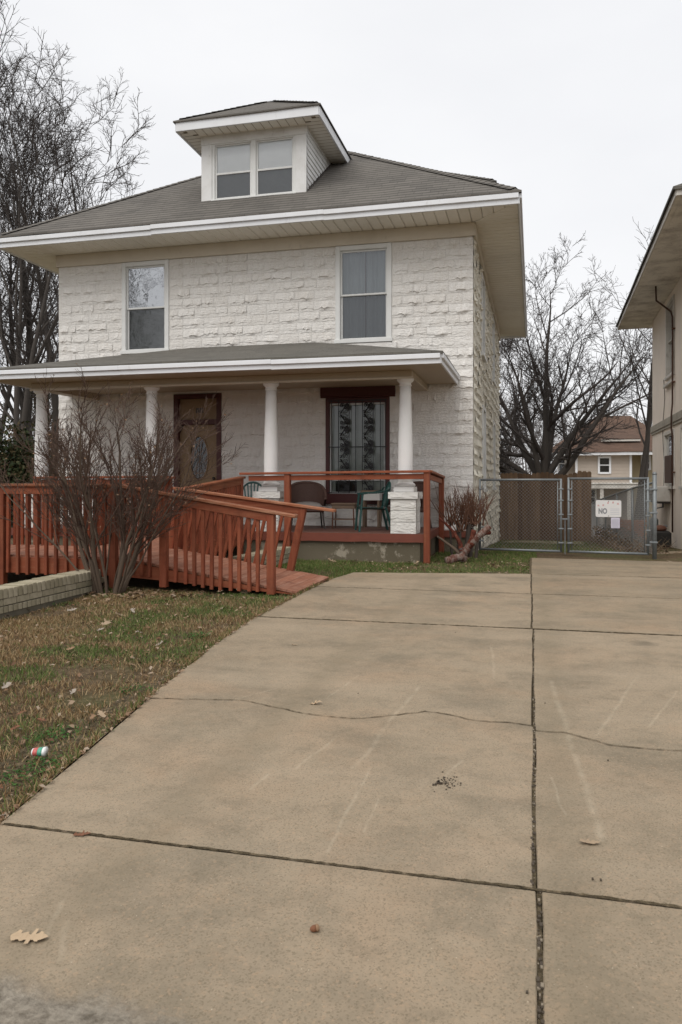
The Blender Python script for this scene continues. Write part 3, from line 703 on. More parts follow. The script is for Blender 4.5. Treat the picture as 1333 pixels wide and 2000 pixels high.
def litter():
    V = []; Q = []
    def add(x, y, s, zz):
        a = rng.uniform(0, 6.28); t = Vector((math.cos(a), math.sin(a), rng.uniform(-.5, .5))).normalized(); u = t.cross(Vector((rng.uniform(-.6, .6), rng.uniform(-.6, .6), 1))).normalized()
        p = Vector((x, y, zz)); b = len(V)
        V.extend([p - t * s, p - u * s * .5 + t * s * .1, p + t * s, p + u * s * .55 - t * s * .1]); V[-1].z += s * .3; Q.append((b, b + 1, b + 2, b + 3))
    for k in range(1300):                                   # along the lawn edge of the drive
        y = rng.uniform(1.5, 9.8); d_ = rng.expovariate(1 / 0.07); x = edge_x(y) - d_ + 0.02
        add(x, y, rng.uniform(0.006, 0.02), max(ground_h(x, y), -0.03 if d_ > .02 else 0.0) + rng.uniform(0.005, 0.02))
    for k in range(2300):
        x = rng.uniform(-7, -1.9); y = rng.uniform(2.2, 8.4)
        if x < edge_x(y) - .02: add(x, y, rng.uniform(0.008, 0.026), ground_h(x, y) + rng.uniform(0.01, 0.035))
    for k in range(300):                                    # foot of the shrub
        a = rng.gauss(0, 0.6); b = rng.gauss(0, 0.25); add(-4.85 + a, 8.15 + b, rng.uniform(0.02, 0.05), ground_h(-4.85 + a, 8.15 + b) + .02)
    for k in range(420):
        x = rng.uniform(-2.6, 0); y = rng.uniform(10.9, 13.4); add(x, y, rng.uniform(0.01, 0.03), -0.01)
    me = np_mesh('leaf_litter', np.array([tuple(v) for v in V]), np.array(Q), None, M['litter'])
    tag(link('leaf_litter', me), 'small dry leaf crumbs strewn over lawn and driveway edge', 'leaf litter', kind='stuff')
litter()
def chips():
    mb = MB(); m2 = MB()
    for k in range(520):                                    # grit and bits of leaf in the long joint
        y = 1.6 + 9.2 * rng.random() ** 1.3; p = Vector((jx(y) + rng.uniform(-.006, .006), y, -0.004 + rng.uniform(0, .004))); s_ = rng.uniform(0.001, 0.0045)
        (mb if k % 4 else m2).obox(p, Vector((s_, s_ * rng.uniform(1, 2.5), s_ * .6)), None)
    for k in range(60):                                     # dark crumbs
        c = atZ(875 + rng.gauss(0, 12), 1530 + rng.gauss(0, 7)); s_ = rng.uniform(0.001, 0.0035)
        mb.obox(Vector((c.x, c.y, s_ * .5)), Vector((s_, s_, s_ * .6)), Matrix.Rotation(0, 3, 'Z'))
    c = atZ(857, 1531)
    for k in range(14): mb.obox(Vector((c.x + rng.gauss(0, .008), c.y + rng.gauss(0, .012), .004)), Vector((.004, .0045, .0025)))
    for px, py in ((1188, 1486), (1158, 1718), (1174, 1720), (890, 1236), (1065, 1374), (700, 1355), (1030, 1940)):
        c = atZ(px, py); mb.obox(Vector((c.x, c.y, .003)), Vector((.003, .0045, .002)))
    tag(mb.build('dirt_crumbs', M['dirt_crumb']), 'dark dirt crumbs on the slab and grit in its joints', 'dirt', kind='stuff')
    tag(m2.build('pale_grit', M['stone_chip']), 'pale grit lying in the long driveway joint', 'grit', kind='stuff')
chips()
# acorn on the near slab
p = atZ(615, 1820)
ac = thing('acorn', (p.x, p.y, 0), 'single rusty brown acorn on the near slab', 'acorn')
b = MB(); b.lathe([(0.001, -.014), (.006, -.011), (.0095, -.003), (.0085, .006)], (0, 0, 0), 10); o = b.build('nut', M['rust_leaf'], ac, True); o.rotation_euler = (0, R(80), 0.4); o.location = (p.x, p.y, .0098)
b = MB(); b.lathe([(.010, .004), (.0105, .008), (.007, .013), (.001, .014), (.001, .018)], (0, 0, 0), 10); o = b.build('cap', M['dead_leaf'], ac, True); o.rotation_euler = (0, R(80), 0.4); o.location = (p.x, p.y, .0098)
# crushed cup on the lawn
p = atZ(78, 1466, 0.02)
cup = thing('paper_cup', (p.x, p.y, 0.03), 'crushed red and green paper cup lying on the lawn', 'cup')
for nm, mat, x0, x1, r0, r1 in (('red_band', 'can_red', -.026, -.004, .024, .026), ('green_band', 'can_green', -.004, .018, .026, .028), ('rim', 'can_white', .018, .030, .028, .029), ('base', 'can_white', -.032, -.026, .022, .024)):
    b = MB(); b.lathe([(r0, x0), (r1, x1)], (0, 0, 0), 14)
    o = b.build(nm, M[mat], cup, True); o.location = (p.x, p.y, ground_h(p.x, p.y) + .05); o.rotation_euler = (0, R(88), R(14)); o.scale = (0.72, 1, 1)

# ================================================================== the house
W, XL, XR, YB = 14.5, -9.80, -1.09, 25.44
SOF, FR = 6.08, 5.83                                           # soffit, bottom of the frieze board
E0, EX0, EX1, EY1 = 13.62, -10.64, -0.25, 26.3                 # eave line front, left, right, back
ZT, SL = 6.27, 0.68
house = thing('stone_house', ((XL + XR) / 2, (W + YB) / 2, 0), 'two-storey white painted rock-face block house with grey hip roof and front dormer', 'house')

OPEN_F = [(-8.30, -7.24, 3.95, FR + .01), (-3.72, -2.62, 3.97, FR + .01), (-7.13, -6.09, 0.38, 3.07), (-3.92, -2.66, 0.84, 2.92)]
def wall_holes(mb, u0, u1, z0, z1, holes, f, depth, mi=0):
    """rectangles of a wall with openings; f(u, z, d) -> world, d is depth inwards"""
    us = sorted({u0, u1} | {h[0] for h in holes} | {h[1] for h in holes}); zs = sorted({z0, z1} | {min(z1, h[2]) for h in holes} | {min(z1, h[3]) for h in holes})
    for a, b in zip(us, us[1:]):
        for c, d_ in zip(zs, zs[1:]):
            m = ((a + b) / 2, (c + d_) / 2)
            if any(h[0] < m[0] < h[1] and h[2] < m[1] < h[3] for h in holes): continue
            mb.face([f(a, c, 0), f(b, c, 0), f(b, d_, 0), f(a, d_, 0)])
    for h in holes:
        a, b, c, d_ = h[0], h[1], h[2], min(z1, h[3])
        mb.face([f(a, c, 0), f(a, d_, 0), f(a, d_, depth), f(a, c, depth)]); mb.face([f(b, c, 0), f(b, c, depth), f(b, d_, depth), f(b, d_, 0)])
        mb.face([f(a, c, 0), f(a, c, depth), f(b, c, depth), f(b, c, 0)]); mb.face([f(a, d_, 0), f(b, d_, 0), f(b, d_, depth), f(a, d_, depth)])
fw = lambda u, z, d_: (u, W + d_, z)
fs = lambda u, z, d_: (XR - d_, u, z)
HS = [(16.6, 17.6, 4.0, 5.75), (21.0, 22.0, 4.0, 5.75), (17.0, 18.0, 1.1, 2.95), (21.4, 22.4, 1.1, 2.95)]
b = MB(); wall_holes(b, XL, XR, 0.30, SOF, [(h[0] + .05, h[1] - .05, h[2] + .05, h[3] - .06) if i < 2 else h for i, h in enumerate(OPEN_F)], fw, 0.16)
wf = b.build('front_wall', M['block_white'], house)
b = MB(); wall_holes(b, W, YB, -0.62, SOF, HS, fs, 0.12)
ws = b.build('side_wall', M['block_cream'], house)
b = MB(); b.face([(XL, W, -.1), (XL, W, SOF), (XL, YB, SOF), (XL, YB, -.7)]); b.face([(XL, YB, -.7), (XL, YB, SOF), (XR, YB, SOF), (XR, YB, -.7)])
b.build('rear_wall', M['block_cream'], house)
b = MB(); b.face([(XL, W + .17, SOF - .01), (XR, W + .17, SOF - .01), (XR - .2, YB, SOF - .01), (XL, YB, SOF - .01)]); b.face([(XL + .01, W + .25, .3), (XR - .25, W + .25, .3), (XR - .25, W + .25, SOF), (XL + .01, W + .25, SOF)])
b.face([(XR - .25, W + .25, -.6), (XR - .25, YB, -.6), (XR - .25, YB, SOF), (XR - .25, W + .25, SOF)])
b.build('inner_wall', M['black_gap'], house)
b = MB(); b.box(XL - .03, XR + .03, W - .035, W + .2, -.1, .295, .01); b.build('foundation', M['foundation'], house)

# ---- rock-face blocks
def rock(wd, ht, seed, depth=0.027):
    """one block face: flush margins, an uneven bulge breaking off in a ragged ledge near the foot; faces -y"""
    r = random.Random(seed); NC = 9; mb = MB(); g = 0.003
    xs = [g + (wd - 2 * g) * k / (NC - 1) for k in range(NC)]
    ledge = 0.16 + 0.18 * r.random(); A = r.choice((.35, .55, .75, .95, 1.15, 1.4)); ph = r.uniform(0, 6); rows = []
    led = [min(.52, max(.07, ledge + 0.02 * math.sin(ph + k * r.uniform(.7, 1.5)) + r.uniform(-.09, .09))) for k in range(NC)]
    bul = [A * depth * (0.75 + 0.35 * math.sin(ph * 2 + k * 1.1)) * r.uniform(.65, 1.35) for k in range(NC)]
    for row in (0, 1, 2, 4):
        P = []
        for k in range(NC):
            e = 0.72 if k in (0, NC - 1) else 1.0
            if row == 4: z, d_ = 1.0, 0.004
            elif row == 3: z, d_ = 0.80 + r.uniform(-.05, .05), bul[k] * 0.55 * r.uniform(.7, 1.2)
            elif row == 2: z, d_ = led[k] + .05, bul[k] * (1.0 if r.random() > .15 else .7)
            elif row == 1: z, d_ = led[k] - .035, bul[k] * r.uniform(.22, .5)
            else: z, d_ = 0.0, 0.004
            P.append((xs[k], -max(0.003, d_ * (e if row in (1, 2, 3) else 1)), g + (ht - 2 * g) * min(1, max(0, z))))
        rows.append(P)
    n = mb.vs([p for R_ in rows for p in R_])
    for i in range(3):
        for k in range(NC - 1): mb.f.append((n + i * NC + k, n + i * NC + k + 1, n + (i + 1) * NC + k + 1, n + (i + 1) * NC + k))
    return mb
CH = (FR - 0.30) / 27.0
WIDTHS = [0.20, 0.26, 0.31, 0.36, 0.41, 0.46]
VAR = {}
def rock_var(wd, v, mat='block_white'):
    k = (wd, v, mat)
    if k not in VAR: VAR[k] = rock(wd, CH, int(wd * 1000) * 31 + v).mesh('stone_block', M[mat], False)
    return VAR[k]
def course_blocks(u0, u1, holes, nrow, z0):
    res = []
    for r_ in range(nrow):
        za, zb = z0 + r_ * CH, z0 + (r_ + 1) * CH; free = [(u0, u1)]
        for h in holes:
            if h[2] < zb - .02 and h[3] > za + .02:
                nf = []
                for a, b_ in free:
                    if h[0] > a: nf.append((a, min(b_, h[0])))
                    if h[1] < b_: nf.append((max(a, h[1]), b_))
                free = [f_ for f_ in nf if f_[1] - f_[0] > .05]
        for a, b_ in free:
            u = a; first = True
            while b_ - u > 0.02:
                rem = b_ - u
                wd = rng.choice((.41, .41, .41, .31, .36, .46, .26)) if not first else rng.choice((.20, .41, .31)); first = False
                if rem < wd + .18: wd = rem
                res.append((u, za, wd)); u += wd
    return res
PR_HID = lambda u, z: (3.02 < z + CH / 2 < 3.6)
BL = course_blocks(XL, XR, OPEN_F, 27, 0.30)
BL.sort(key=lambda q: ((q[1] > 3.95 or (q[0] > -6.2 and q[1] < 3.0)), q[0]), reverse=True)
rest = MB()
for i, (u, z, wd) in enumerate(BL):
    near = min(WIDTHS, key=lambda k: abs(k - wd)); v = rng.randrange(9)
    if i < 300:
        o = link('stone_block', rock_var(near, v), wf, (u, W, z)); o.scale.x = wd / near
    else:
        m_ = rock(wd, CH, i); n = rest.vs([(p[0] + u, p[1] + W, p[2] + z) for p in m_.v]); rest.f += [tuple(n + k for k in f_) for f_ in m_.f]
tag(rest.build('stone_blocks', M['block_white'], wf), kind='stuff')
side = MB()
for i, (u, z, wd) in enumerate(course_blocks(W, YB, [(h[0] - .1, h[1] + .1, h[2] - .1, h[3] + .1) for h in HS], 32, FR - 32 * CH)):
    m_ = rock(wd, CH, 5000 + i, 0.042); n = side.vs([(XR - p[1], p[0] + u, p[2] + z) for p in m_.v]); side.f += [tuple(n + k for k in f_) for f_ in m_.f]
tag(side.build('side_blocks', M['block_cream'], ws), kind='stuff')

# frieze and corner trims
b = MB(); b.box(XL - .03, XR + .03, W - .055, W + .02, FR, SOF - .002, .004)
fz = b.build('frieze_board', M['frieze_tan'], house)
b = MB(); b.box(XR - .02, XR + .055, W - .03, YB, FR, SOF - .003, .004); b.build('frieze_board', M['frieze_tan'], house)
b = MB(); b.box(XL - .055, XL + .02, W - .03, YB, FR, SOF - .003, .004); b.build('frieze_board', M['frieze_tan'], house)

# ---- main soffit: vinyl panels with a V groove at each joint
def panels(parent, a0, a1, step, f, mat, name='soffit_panel', amp=0.0):
    """f(a, side 0/1, dz) -> point; a runs along the eave"""
    n = max(1, round((a1 - a0) / step)); st = (a1 - a0) / n
    for k in range(n):
        a, c = a0 + k * st, a0 + (k + 1) * st; g = st * 0.07; mb = MB(); dz = rng.uniform(-amp, amp)
        P = [(a + g * .2, 0.014), (a + g, dz), (c - g, dz), (c - g * .2, 0.014)]
        for (p, h1), (q, h2) in zip(P, P[1:]): mb.face([f(p, 0, h1), f(q, 0, h2), f(q, 1, h2), f(p, 1, h1)])
        mb.build(name, M[mat], parent)
sof = MB(); sof.face([(EX0 + .03, E0 + .03, SOF + .05), (EX1 - .03, E0 + .03, SOF + .05), (EX1 - .03, EY1, SOF + .05), (EX0 + .03, EY1, SOF + .05)])
sof = sof.build('soffit', M['soffit_tan'], house)
OV = W - E0
def front_line(a, s_, h):                                     # mitred at both corners
    if s_ == 0: return (a, E0 + .02, SOF + h)
    return (min(max(a, EX0 + OV), EX1 - OV), min(W - .05, max(E0 + .02, E0 + min(a - EX0, EX1 - a))) if (a < EX0 + OV or a > EX1 - OV) else W - .05, SOF + h)
def fl(a, s_, h):
    lim = min(W - .05, E0 + max(0.02, min(a - EX0, EX1 - a)))
    return (a, E0 + .02 if s_ == 0 else lim, SOF + h)
panels(sof, EX0 + .03, EX1 - .03, 0.205, fl, 'soffit_tan')
def sr(a, s_, h):
    lim = max(XR + .05, EX1 - max(0.02, min(a - E0, EY1 - a)))
    return (EX1 - .02 if s_ == 0 else lim, a, SOF + .001 + h)
panels(sof, E0 + .03, EY1 - .03, 0.205, sr, 'soffit_tan')
def sl_(a, s_, h):
    lim = min(XL - .05, EX0 + max(0.02, min(a - E0, EY1 - a)))
    return (EX0 + .02 if s_ == 0 else lim, a, SOF + .001 + h)
panels(sof, E0 + .03, EY1 - .03, 0.205, sl_, 'soffit_tan')
b = MB(); b.bar((EX1, E0, SOF - .004), (XR + .05, W - .05, SOF - .004), .05, .012); b.bar((EX0, E0, SOF - .004), (XL - .05, W - .05, SOF - .004), .05, .012); b.build('corner_strip', M['soffit_tan'], sof)
# fascia: two stepped bands, in lengths with small steps where they meet
def fascia(parent, p, q, z0, z1, outn, mat='trim_white', seg=3.0, lip=True):
    p = Vector(p); q = Vector(q); n = max(1, round((q - p).length / seg)); outn = Vector(outn)
    for k in range(n):
        a = p + (q - p) * (k / n); c = p + (q - p) * ((k + 1) / n); dz = rng.uniform(-.008, .008); zm = z0 + (z1 - z0) * .52
        mb = MB(); mb.bar(a + Vector((0, 0, (z0 + zm) / 2 + dz)), c + Vector((0, 0, (z0 + zm) / 2 + dz + rng.uniform(-.004, .004))), .03, zm - z0 - .004, b=.003)
        if lip: mb.bar(a + outn * .022 + Vector((0, 0, (z1 + zm) / 2 + dz)), c + outn * .022 + Vector((0, 0, (z1 + zm) / 2 + dz)), .06, z1 - zm, b=.006)
        mb.build('fascia', M[mat], parent)
fascia(house, (EX0, E0, 0), (EX1, E0, 0), SOF - .03, ZT - .035, (0, -1, 0))
fascia(house, (EX1, E0, 0), (EX1, EY1, 0), SOF - .03, ZT - .035, (1, 0, 0))
fascia(house, (EX0, EY1, 0), (EX0, E0, 0), SOF - .03, ZT - .035, (-1, 0, 0))
fascia(house, (EX1, EY1, 0), (EX0, EY1, 0), SOF - .03, ZT - .035, (0, 1, 0))

# ---- roofs: uneven shingle sheets
def roof_poly(mb, poly, along, upv, amp=0.012, nx=14, drip=0.035):
    """one roof plane from 3-4 corner points (eave first two), subdivided, slightly uneven, uv in metres"""
    P = [Vector(p) for p in poly]; al = Vector(along).normalized(); up = Vector(upv).normalized()
    if len(P) == 3: P = [P[0], P[1], P[2], P[2]]
    ny = 8; idx = []
    for j in range(ny + 1):
        v = j / ny; a = P[0].lerp(P[3], v); c = P[1].lerp(P[2], v); row = []
        for i in range(nx + 1):
            p = a.lerp(c, i / nx)
            if amp and 0 < i < nx and j < ny: p = p + Vector((0, 0, amp * mnoise.noise(p * 0.9) + amp * .6 * mnoise.noise(p * 3.1)))
            row.append(p)
        idx.append(row)
    uv = lambda p: (p.dot(al), p.dot(up))
    for j in range(ny):
        for i in range(nx):
            q = [idx[j][i], idx[j][i + 1], idx[j + 1][i + 1], idx[j + 1][i]]
            if (q[2] - q[3]).length < 1e-6: q = q[:3]
            mb.face(q, [uv(p) for p in q])
    for i in range(nx):                                        # drip edge
        a, c = idx[0][i], idx[0][i + 1]; lo = Vector((0, 0, drip))
        mb.face([a - lo, c - lo, c, a], [uv(p) for p in (a, c, c, a)])
def hip_caps(parent, p, q, mat, w_=0.14, step=0.16, sl=0.68):
    p = Vector(p); q = Vector(q); d = (q - p); n = int(d.length / step); d.normalize(); sd = Vector((-d.y, d.x, 0)).normalized(); mb = MB()
    for k in range(1, n):
        a = p + d * (k * step) + Vector((0, 0, .028 + rng.uniform(-.003, .003))); c = a + d * (step * 1.25) + Vector((0, 0, -.012)); dz = Vector((0, 0, -w_ * sl * .70))
        for s_ in (1, -1):
            q_ = [a + sd * s_ * w_ + dz, a, c, c + sd * s_ * w_ + dz]; mb.face(q_ if s_ < 0 else q_[::-1], [(k * .31, 0), (k * .31, .13), (k * .31 + .2, .13), (k * .31 + .2, 0)])
    mb.build('hip_cap', M[mat], parent)
OH = .05
xc = (EX0 + EX1) / 2; hw = (EX1 - EX0) / 2 + OH; zr = ZT + SL * hw
A_, B_, C_, D_ = (EX0 - OH, E0 - OH, ZT), (EX1 + OH, E0 - OH, ZT), (EX1 + OH, EY1 + OH, ZT), (EX0 - OH, EY1 + OH, ZT)
K1, K2 = (xc, E0 - OH + hw, zr), (xc, EY1 + OH - hw, zr)
sl_len = 1.0
b = MB()
roof_poly(b, [A_, B_, K1], (1, 0, 0), (0, 1, SL), nx=24); roof_poly(b, [B_, C_, K2, K1], (0, 1, 0), (-1, 0, SL), nx=24)
roof_poly(b, [C_, D_, K2], (-1, 0, 0), (0, -1, SL)); roof_poly(b, [D_, A_, K1, K2], (0, -1, 0), (1, 0, SL), nx=24)
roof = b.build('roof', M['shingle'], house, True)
for p, q in ((A_, K1), (B_, K1), (C_, K2), (D_, K2)): hip_caps(roof, p, q, 'shingle')

# ---- dormers
def dormer(cx, yf, rot, with_window=True):
    """built facing -y about (cx=0): body 2.22 wide, front plane yf; rot turns it about the house's roof centre"""
    dm = MB(); hwid, zt = 1.11, 8.35
    def T(p):
        p = Vector(p)
        if rot: return Vector((EX1 - (p.y - E0), 20.45 + (p.x), p.z))
        return Vector((p.x + cx, p.y, p.z))
    def bx(mb, x0, x1, y0, y1, z0, z1, bv=0.0):
        t = MB(); t.box(x0, x1, y0, y1, z0, z1, bv); n = mb.vs([T(p) for p in t.v]); mb.f += [tuple(n + k for k in f_) for f_ in (t.f if not rot else t.f)]
    zroof = lambda y: ZT + SL * (y - E0)
    ZB = zroof(yf) - .02
    # front face with opening, sides
    mb = MB()
    ox0, ox1, oz0, oz1 = -0.86, 0.87, ZB + .05, 8.17
    for (a, b2, c, d2) in ((-hwid, ox0, ZB, zt), (ox1, hwid, ZB, zt), (ox0, ox1, oz1, zt), (ox0, ox1, ZB, oz0)):
        if b2 - a > .01 and d2 - c > .005: mb.face([T((a, yf + .02, c)), T((b2, yf + .02, c)), T((b2, yf + .02, d2)), T((a, yf + .02, d2))])
    for sx in (-1, 1):
        yb = E0 + (zt - ZT) / SL + .1
        q = [T((sx * hwid * .985, yf + .01, ZB)), T((sx * hwid * .985, yb, zt)), T((sx * hwid * .985, yf + .01, zt))]; mb.face(q if sx > 0 else q[::-1])
    mb.face([T((ox0, yf + .16, oz0)), T((ox1, yf + .16, oz0)), T((ox1, yf + .16, oz1)), T((ox0, yf + .16, oz1))])
    root = mb.build('dormer', M['dormer_white'], house)
    # corner boards and head board
    for x0, x1 in ((-hwid - .01, ox0 - .03), (ox1 + .03, hwid + .01)):
        mb = MB(); bx(mb, x0, x1, yf - .02, yf + .03, ZB - .03, zt - .18, .004); mb.build('corner_board', M['dormer_white'], root)
    mb = MB(); bx(mb, -hwid - .02, hwid + .02, yf - .03, yf + .03, zt - .18, zt + .01, .004); mb.build('head_board', M['dormer_white'], root)
    # side siding, lapped boards clipped by the roof slope
    for sx in (-1, 1):
        z = ZB
        while z < zt - .02:
            z2 = min(z + .115, zt); y1_, y2_ = E0 + (z - ZT) / SL, E0 + (z2 - ZT) / SL
            if y2_ > yf:
                mb = MB(); q = [T((sx * (hwid + .022), yf + .03, z)), T((sx * (hwid + .022), max(yf + .03, y1_ + .05), z)), T((sx * (hwid + .004), y2_ + .05, z2 + .01)), T((sx * (hwid + .004), yf + .03, z2 + .01))]
                mb.face(q if sx > 0 else q[::-1]); q2 = [T((sx * (hwid + .022), yf + .03, z)), T((sx * (hwid - .02), yf + .03, z)), T((sx * (hwid - .02), y1_ + .05, z)), T((sx * (hwid + .022), max(yf + .03, y1_ + .05), z))]
                mb.face(q2); mb.build('siding_board', M['dormer_white'], root)
            z = z2
    # two sash windows
    mb = MB()
    for x0, x1 in ((ox0 - .03, ox0 + .025), (-.045, .055), (ox1 - .025, ox1 + .03)): bx(mb, x0, x1, yf - .005, yf + .07, oz0 - .02, oz1 + .02, .004)
    bx(mb, ox0 - .035, ox1 + .035, yf - .008, yf + .068, oz1 - .02, oz1 + .022, .004); bx(mb, ox0 - .04, ox1 + .04, yf - .05, yf + .07, oz0 - .04, oz0, .004)
    mb.build('window_frame', M['window_white'], root)
    zm = oz0 + (oz1 - oz0) * .47
    for a, c in ((ox0 + .025, -.045), (.055, ox1 - .025)):
        mb = MB()
        for x0, x1, z0, z1, y0 in ((a, a + .035, oz0, oz1, .03), (c - .035, c, oz0, oz1, .03), (a + .035, c - .035, zm - .02, zm + .02, .028), (a + .035, c - .035, oz0, oz0 + .045, .03), (a + .035, c - .035, oz1 - .045, oz1, .03)):
            bx(mb, x0, x1, yf + y0, yf + y0 + .03, z0, z1, .003)
        mb.build('sash', M['window_white'], root)
        for z0, z1, mat, sh in ((zm + .02, oz1 - .045, 'pane_plain', 'white_shade'), (oz0 + .045, zm - .02, 'pane_screen', 'blind')):
            mb = MB(); mb.face([T((a + .03, yf + .05, z0)), T((c - .03, yf + .05, z0)), T((c - .03, yf + .05, z1)), T((a + .03, yf + .05, z1))]); mb.build('window_pane', M[mat], root)
            if sh == 'blind':
                mb = MB(); zz = z0
                while zz < z1: mb.face([T((a + .03, yf + .085, zz)), T((c - .03, yf + .085, zz)), T((c - .03, yf + .105, zz + .026)), T((a + .03, yf + .105, zz + .026))]); zz += .025
                mb.build('window_blind', M['blind'], root)
            else:
                mb = MB(); mb.face([T((a + .02, yf + .06, z0)), T((c - .02, yf + .06, z0)), T((c - .02, yf + .06, z1)), T((a + .02, yf + .06, z1))]); mb.build('window_shade', M[sh], root)
    # soffit, fascia, roof
    ov = .42; ex, ey = hwid + .38, yf - ov; zs = zt - .005; ye = E0 + (8.5 - ZT) / SL + .15
    n = 17; st = 2 * ex / n
    for k in range(n):
        a = -ex + k * st; mb = MB(); g = .007
        d0 = min(yf + .0, ey + max(.02, min(a + st / 2 + ex, ex - a - st / 2)))
        mb.face([T((a + g, ey + .02, zs)), T((a + st - g, ey + .02, zs)), T((a + st - g, d0, zs)), T((a + g, d0, zs))][::-1]); mb.build('soffit_panel', M['soffit_tan'], root)
    for sx in (-1, 1):
        y = ey + .03; k = 0
        while y < ye:
            mb = MB(); x_in = sx * max(hwid, ex - (y + .07 - ey)); q = [T((x_in, y + .008, zs + .001)), T((sx * (ex - .02), y + .008, zs + .001)), T((sx * (ex - .02), y + .132, zs + .001)), T((x_in, y + .132, zs + .001))]
            mb.face(q if sx < 0 else q[::-1]); mb.build('soffit_panel', M['soffit_tan'], root); y += .14
    mb = MB(); mb.face([T((-ex + .02, ey + .02, zs + .02)), T((ex - .02, ey + .02, zs + .02)), T((ex - .02, ye, zs + .02)), T((-ex + .02, ye, zs + .02))]); mb.build('soffit_back', M['porch_tan'], root)
    for p, q in (((-ex, ey), (ex, ey)), ((ex, ey), (ex, ye)), ((-ex, ye), (-ex, ey))):
        mb = MB(); z0, z1 = zt - .035, 8.50
        mb.bar(T((p[0], p[1], (z0 + z1) / 2)), T((q[0], q[1], (z0 + z1) / 2)), .035, z1 - z0, b=.004); mb.build('fascia', M['trim_white'], root)
    hw_ = ex + .045; za = 8.52; s2 = .62; ap = (0, ey - .045 + hw_, za + s2 * hw_); yr = E0 + (ap[2] - ZT) / SL + .2
    mb = MB(); zl = za
    def rp(poly, al, up_): roof_poly(mb, [T(p) for p in poly], T(al) - T((0, 0, 0)), T(up_) - T((0, 0, 0)), amp=.006, nx=8, drip=.03)
    rp([(-hw_, ey - .045, za), (hw_, ey - .045, za), ap], (1, 0, 0), (0, 1, s2))
    rp([(hw_, ey - .045, za), (hw_, yr, za), (0, yr, ap[2]), ap], (0, 1, 0), (-1, 0, s2))
    rp([(-hw_, yr, za), (-hw_, ey - .045, za), ap, (0, yr, ap[2])], (0, -1, 0), (1, 0, s2))
    mb.build('dormer_roof', M['shingle'], root, True)
    hip_caps(root, T((-hw_, ey - .045, za)), T(ap), 'shingle', .11, .15, .6); hip_caps(root, T((hw_, ey - .045, za)), T(ap), 'shingle', .11, .15, .6)
    if not rot:                                                # flashing tar where the cheek meets the roof
        mb = MB()
        for k in range(26):
            y = yf + .02 + k * .075; p = T((hwid + .03, y, zroof(y) + .02)); mb.obox(p, Vector((rng.uniform(.012, .03), .04, rng.uniform(.012, .035))), None)
        for x in np.linspace(-hwid, hwid, 26): mb.obox(T((x, yf - .03, ZB)), Vector((.045, rng.uniform(.01, .02), rng.uniform(.006, .02))))
        mb.build('flashing', M['dark_metal'], root)
    return root
dormer(-5.49, 14.70, False)
dormer(0, 14.70, True)

# ---- sash windows in the walls
def window(x0, x1, z0, z1, y, f=None, kind='blind', up_pane='pane_mirror', lo_pane='pane', parent=house, cas='window_white', wcas=.09):
    """double-hung window; casing outer size given; f maps (u, depth, z)"""
    f = f or (lambda u, d_, z: Vector((u, y + d_, z)))
    def bx(mb, a, c, d0, d1, e, g, bv=.004):
        t = MB(); t.box(a, c, d0, d1, e, g, bv); n = mb.vs([f(p[0], p[1], p[2]) for p in t.v]); mb.f += [tuple(n + k for k in q) for q in t.f]
    mb = MB()
    bx(mb, x0, x0 + wcas, -.035, .05, z0, z1); bx(mb, x1 - wcas, x1, -.035, .05, z0, z1); bx(mb, x0 + wcas, x1 - wcas, -.033, .05, z1 - wcas, z1 - .002); bx(mb, x0 - .02, x1 + .02, -.07, .05, z0 - .045, z0 + .03)
    root = mb.build('window', M[cas], parent)
    a, c, e, g = x0 + wcas, x1 - wcas, z0 + .03, z1 - wcas; zm = (e + g) / 2
    for nm, e2, g2, dd, pm in (('upper_sash', zm - .015, g, .015, up_pane), ('lower_sash', e, zm + .02, .05, lo_pane)):
        mb = MB(); s_ = .035
        bx(mb, a, a + s_, dd, dd + .03, e2, g2); bx(mb, c - s_, c, dd, dd + .03, e2, g2); bx(mb, a + s_, c - s_, dd + .001, dd + .029, e2, e2 + s_); bx(mb, a + s_, c - s_, dd + .001, dd + .029, g2 - s_, g2)
        mb.build(nm, M[cas], root)
        mb = MB(); mb.face([f(a + s_, dd + .015, e2 + s_), f(c - s_, dd + .015, e2 + s_), f(c - s_, dd + .015, g2 - s_), f(a + s_, dd + .015, g2 - s_)]); mb.build('window_pane', M[pm], root)
    mb = MB()
    if kind == 'blind':
        z = e
        while z < g: mb.face([f(a, .115, z), f(c, .115, z), f(c, .135, z + .027), f(a, .135, z + .027)]); z += .026
        mb.build('window_blind', M['blind'], root)
    else:
        n = 46
        for k in range(n):
            u0, u1 = a + (c - a) * k / n, a + (c - a) * (k + 1) / n
            dpt = lambda u: .135 + .018 * math.sin(u * 46) + .012 * math.sin(u * 21 + 1)
            mb.face([f(u0, dpt(u0), e), f(u1, dpt(u1), e), f(u1, dpt(u1), g), f(u0, dpt(u0), g)])
        mb.build('curtain', M['curtain'], root, True)
        mb = MB(); m_ = (a + c) / 2 + .02; bx(mb, m_ - .012, m_ + .012, .095, .115, e, g); mb.build('muntin', M['dark_metal'], root)
    return root
w1 = window(-8.30, -7.24, 3.97, FR - .004, W, kind='blind', up_pane='pane_mirror', lo_pane='pane_screen')
w2 = window(-3.72, -2.62, 3.99, FR - .004, W, kind='curtain', up_pane='pane', lo_pane='pane_screen')
fsd = lambda u, d_, z: Vector((XR - d_, u, z))
for h in HS: window(h[0], h[1], h[2], h[3], 0, fsd, 'blind', 'pane', 'pane')
b = MB(); b.box(-3.78, -2.52, W - .05, W + .02, 3.80, 3.94, .012); b.build('window_sill', M['block_white'], house)
b = MB(); b.box(-8.36, -7.18, W - .05, W + .02, 3.78, 3.92, .012); b.build('window_sill', M['block_white'], house)

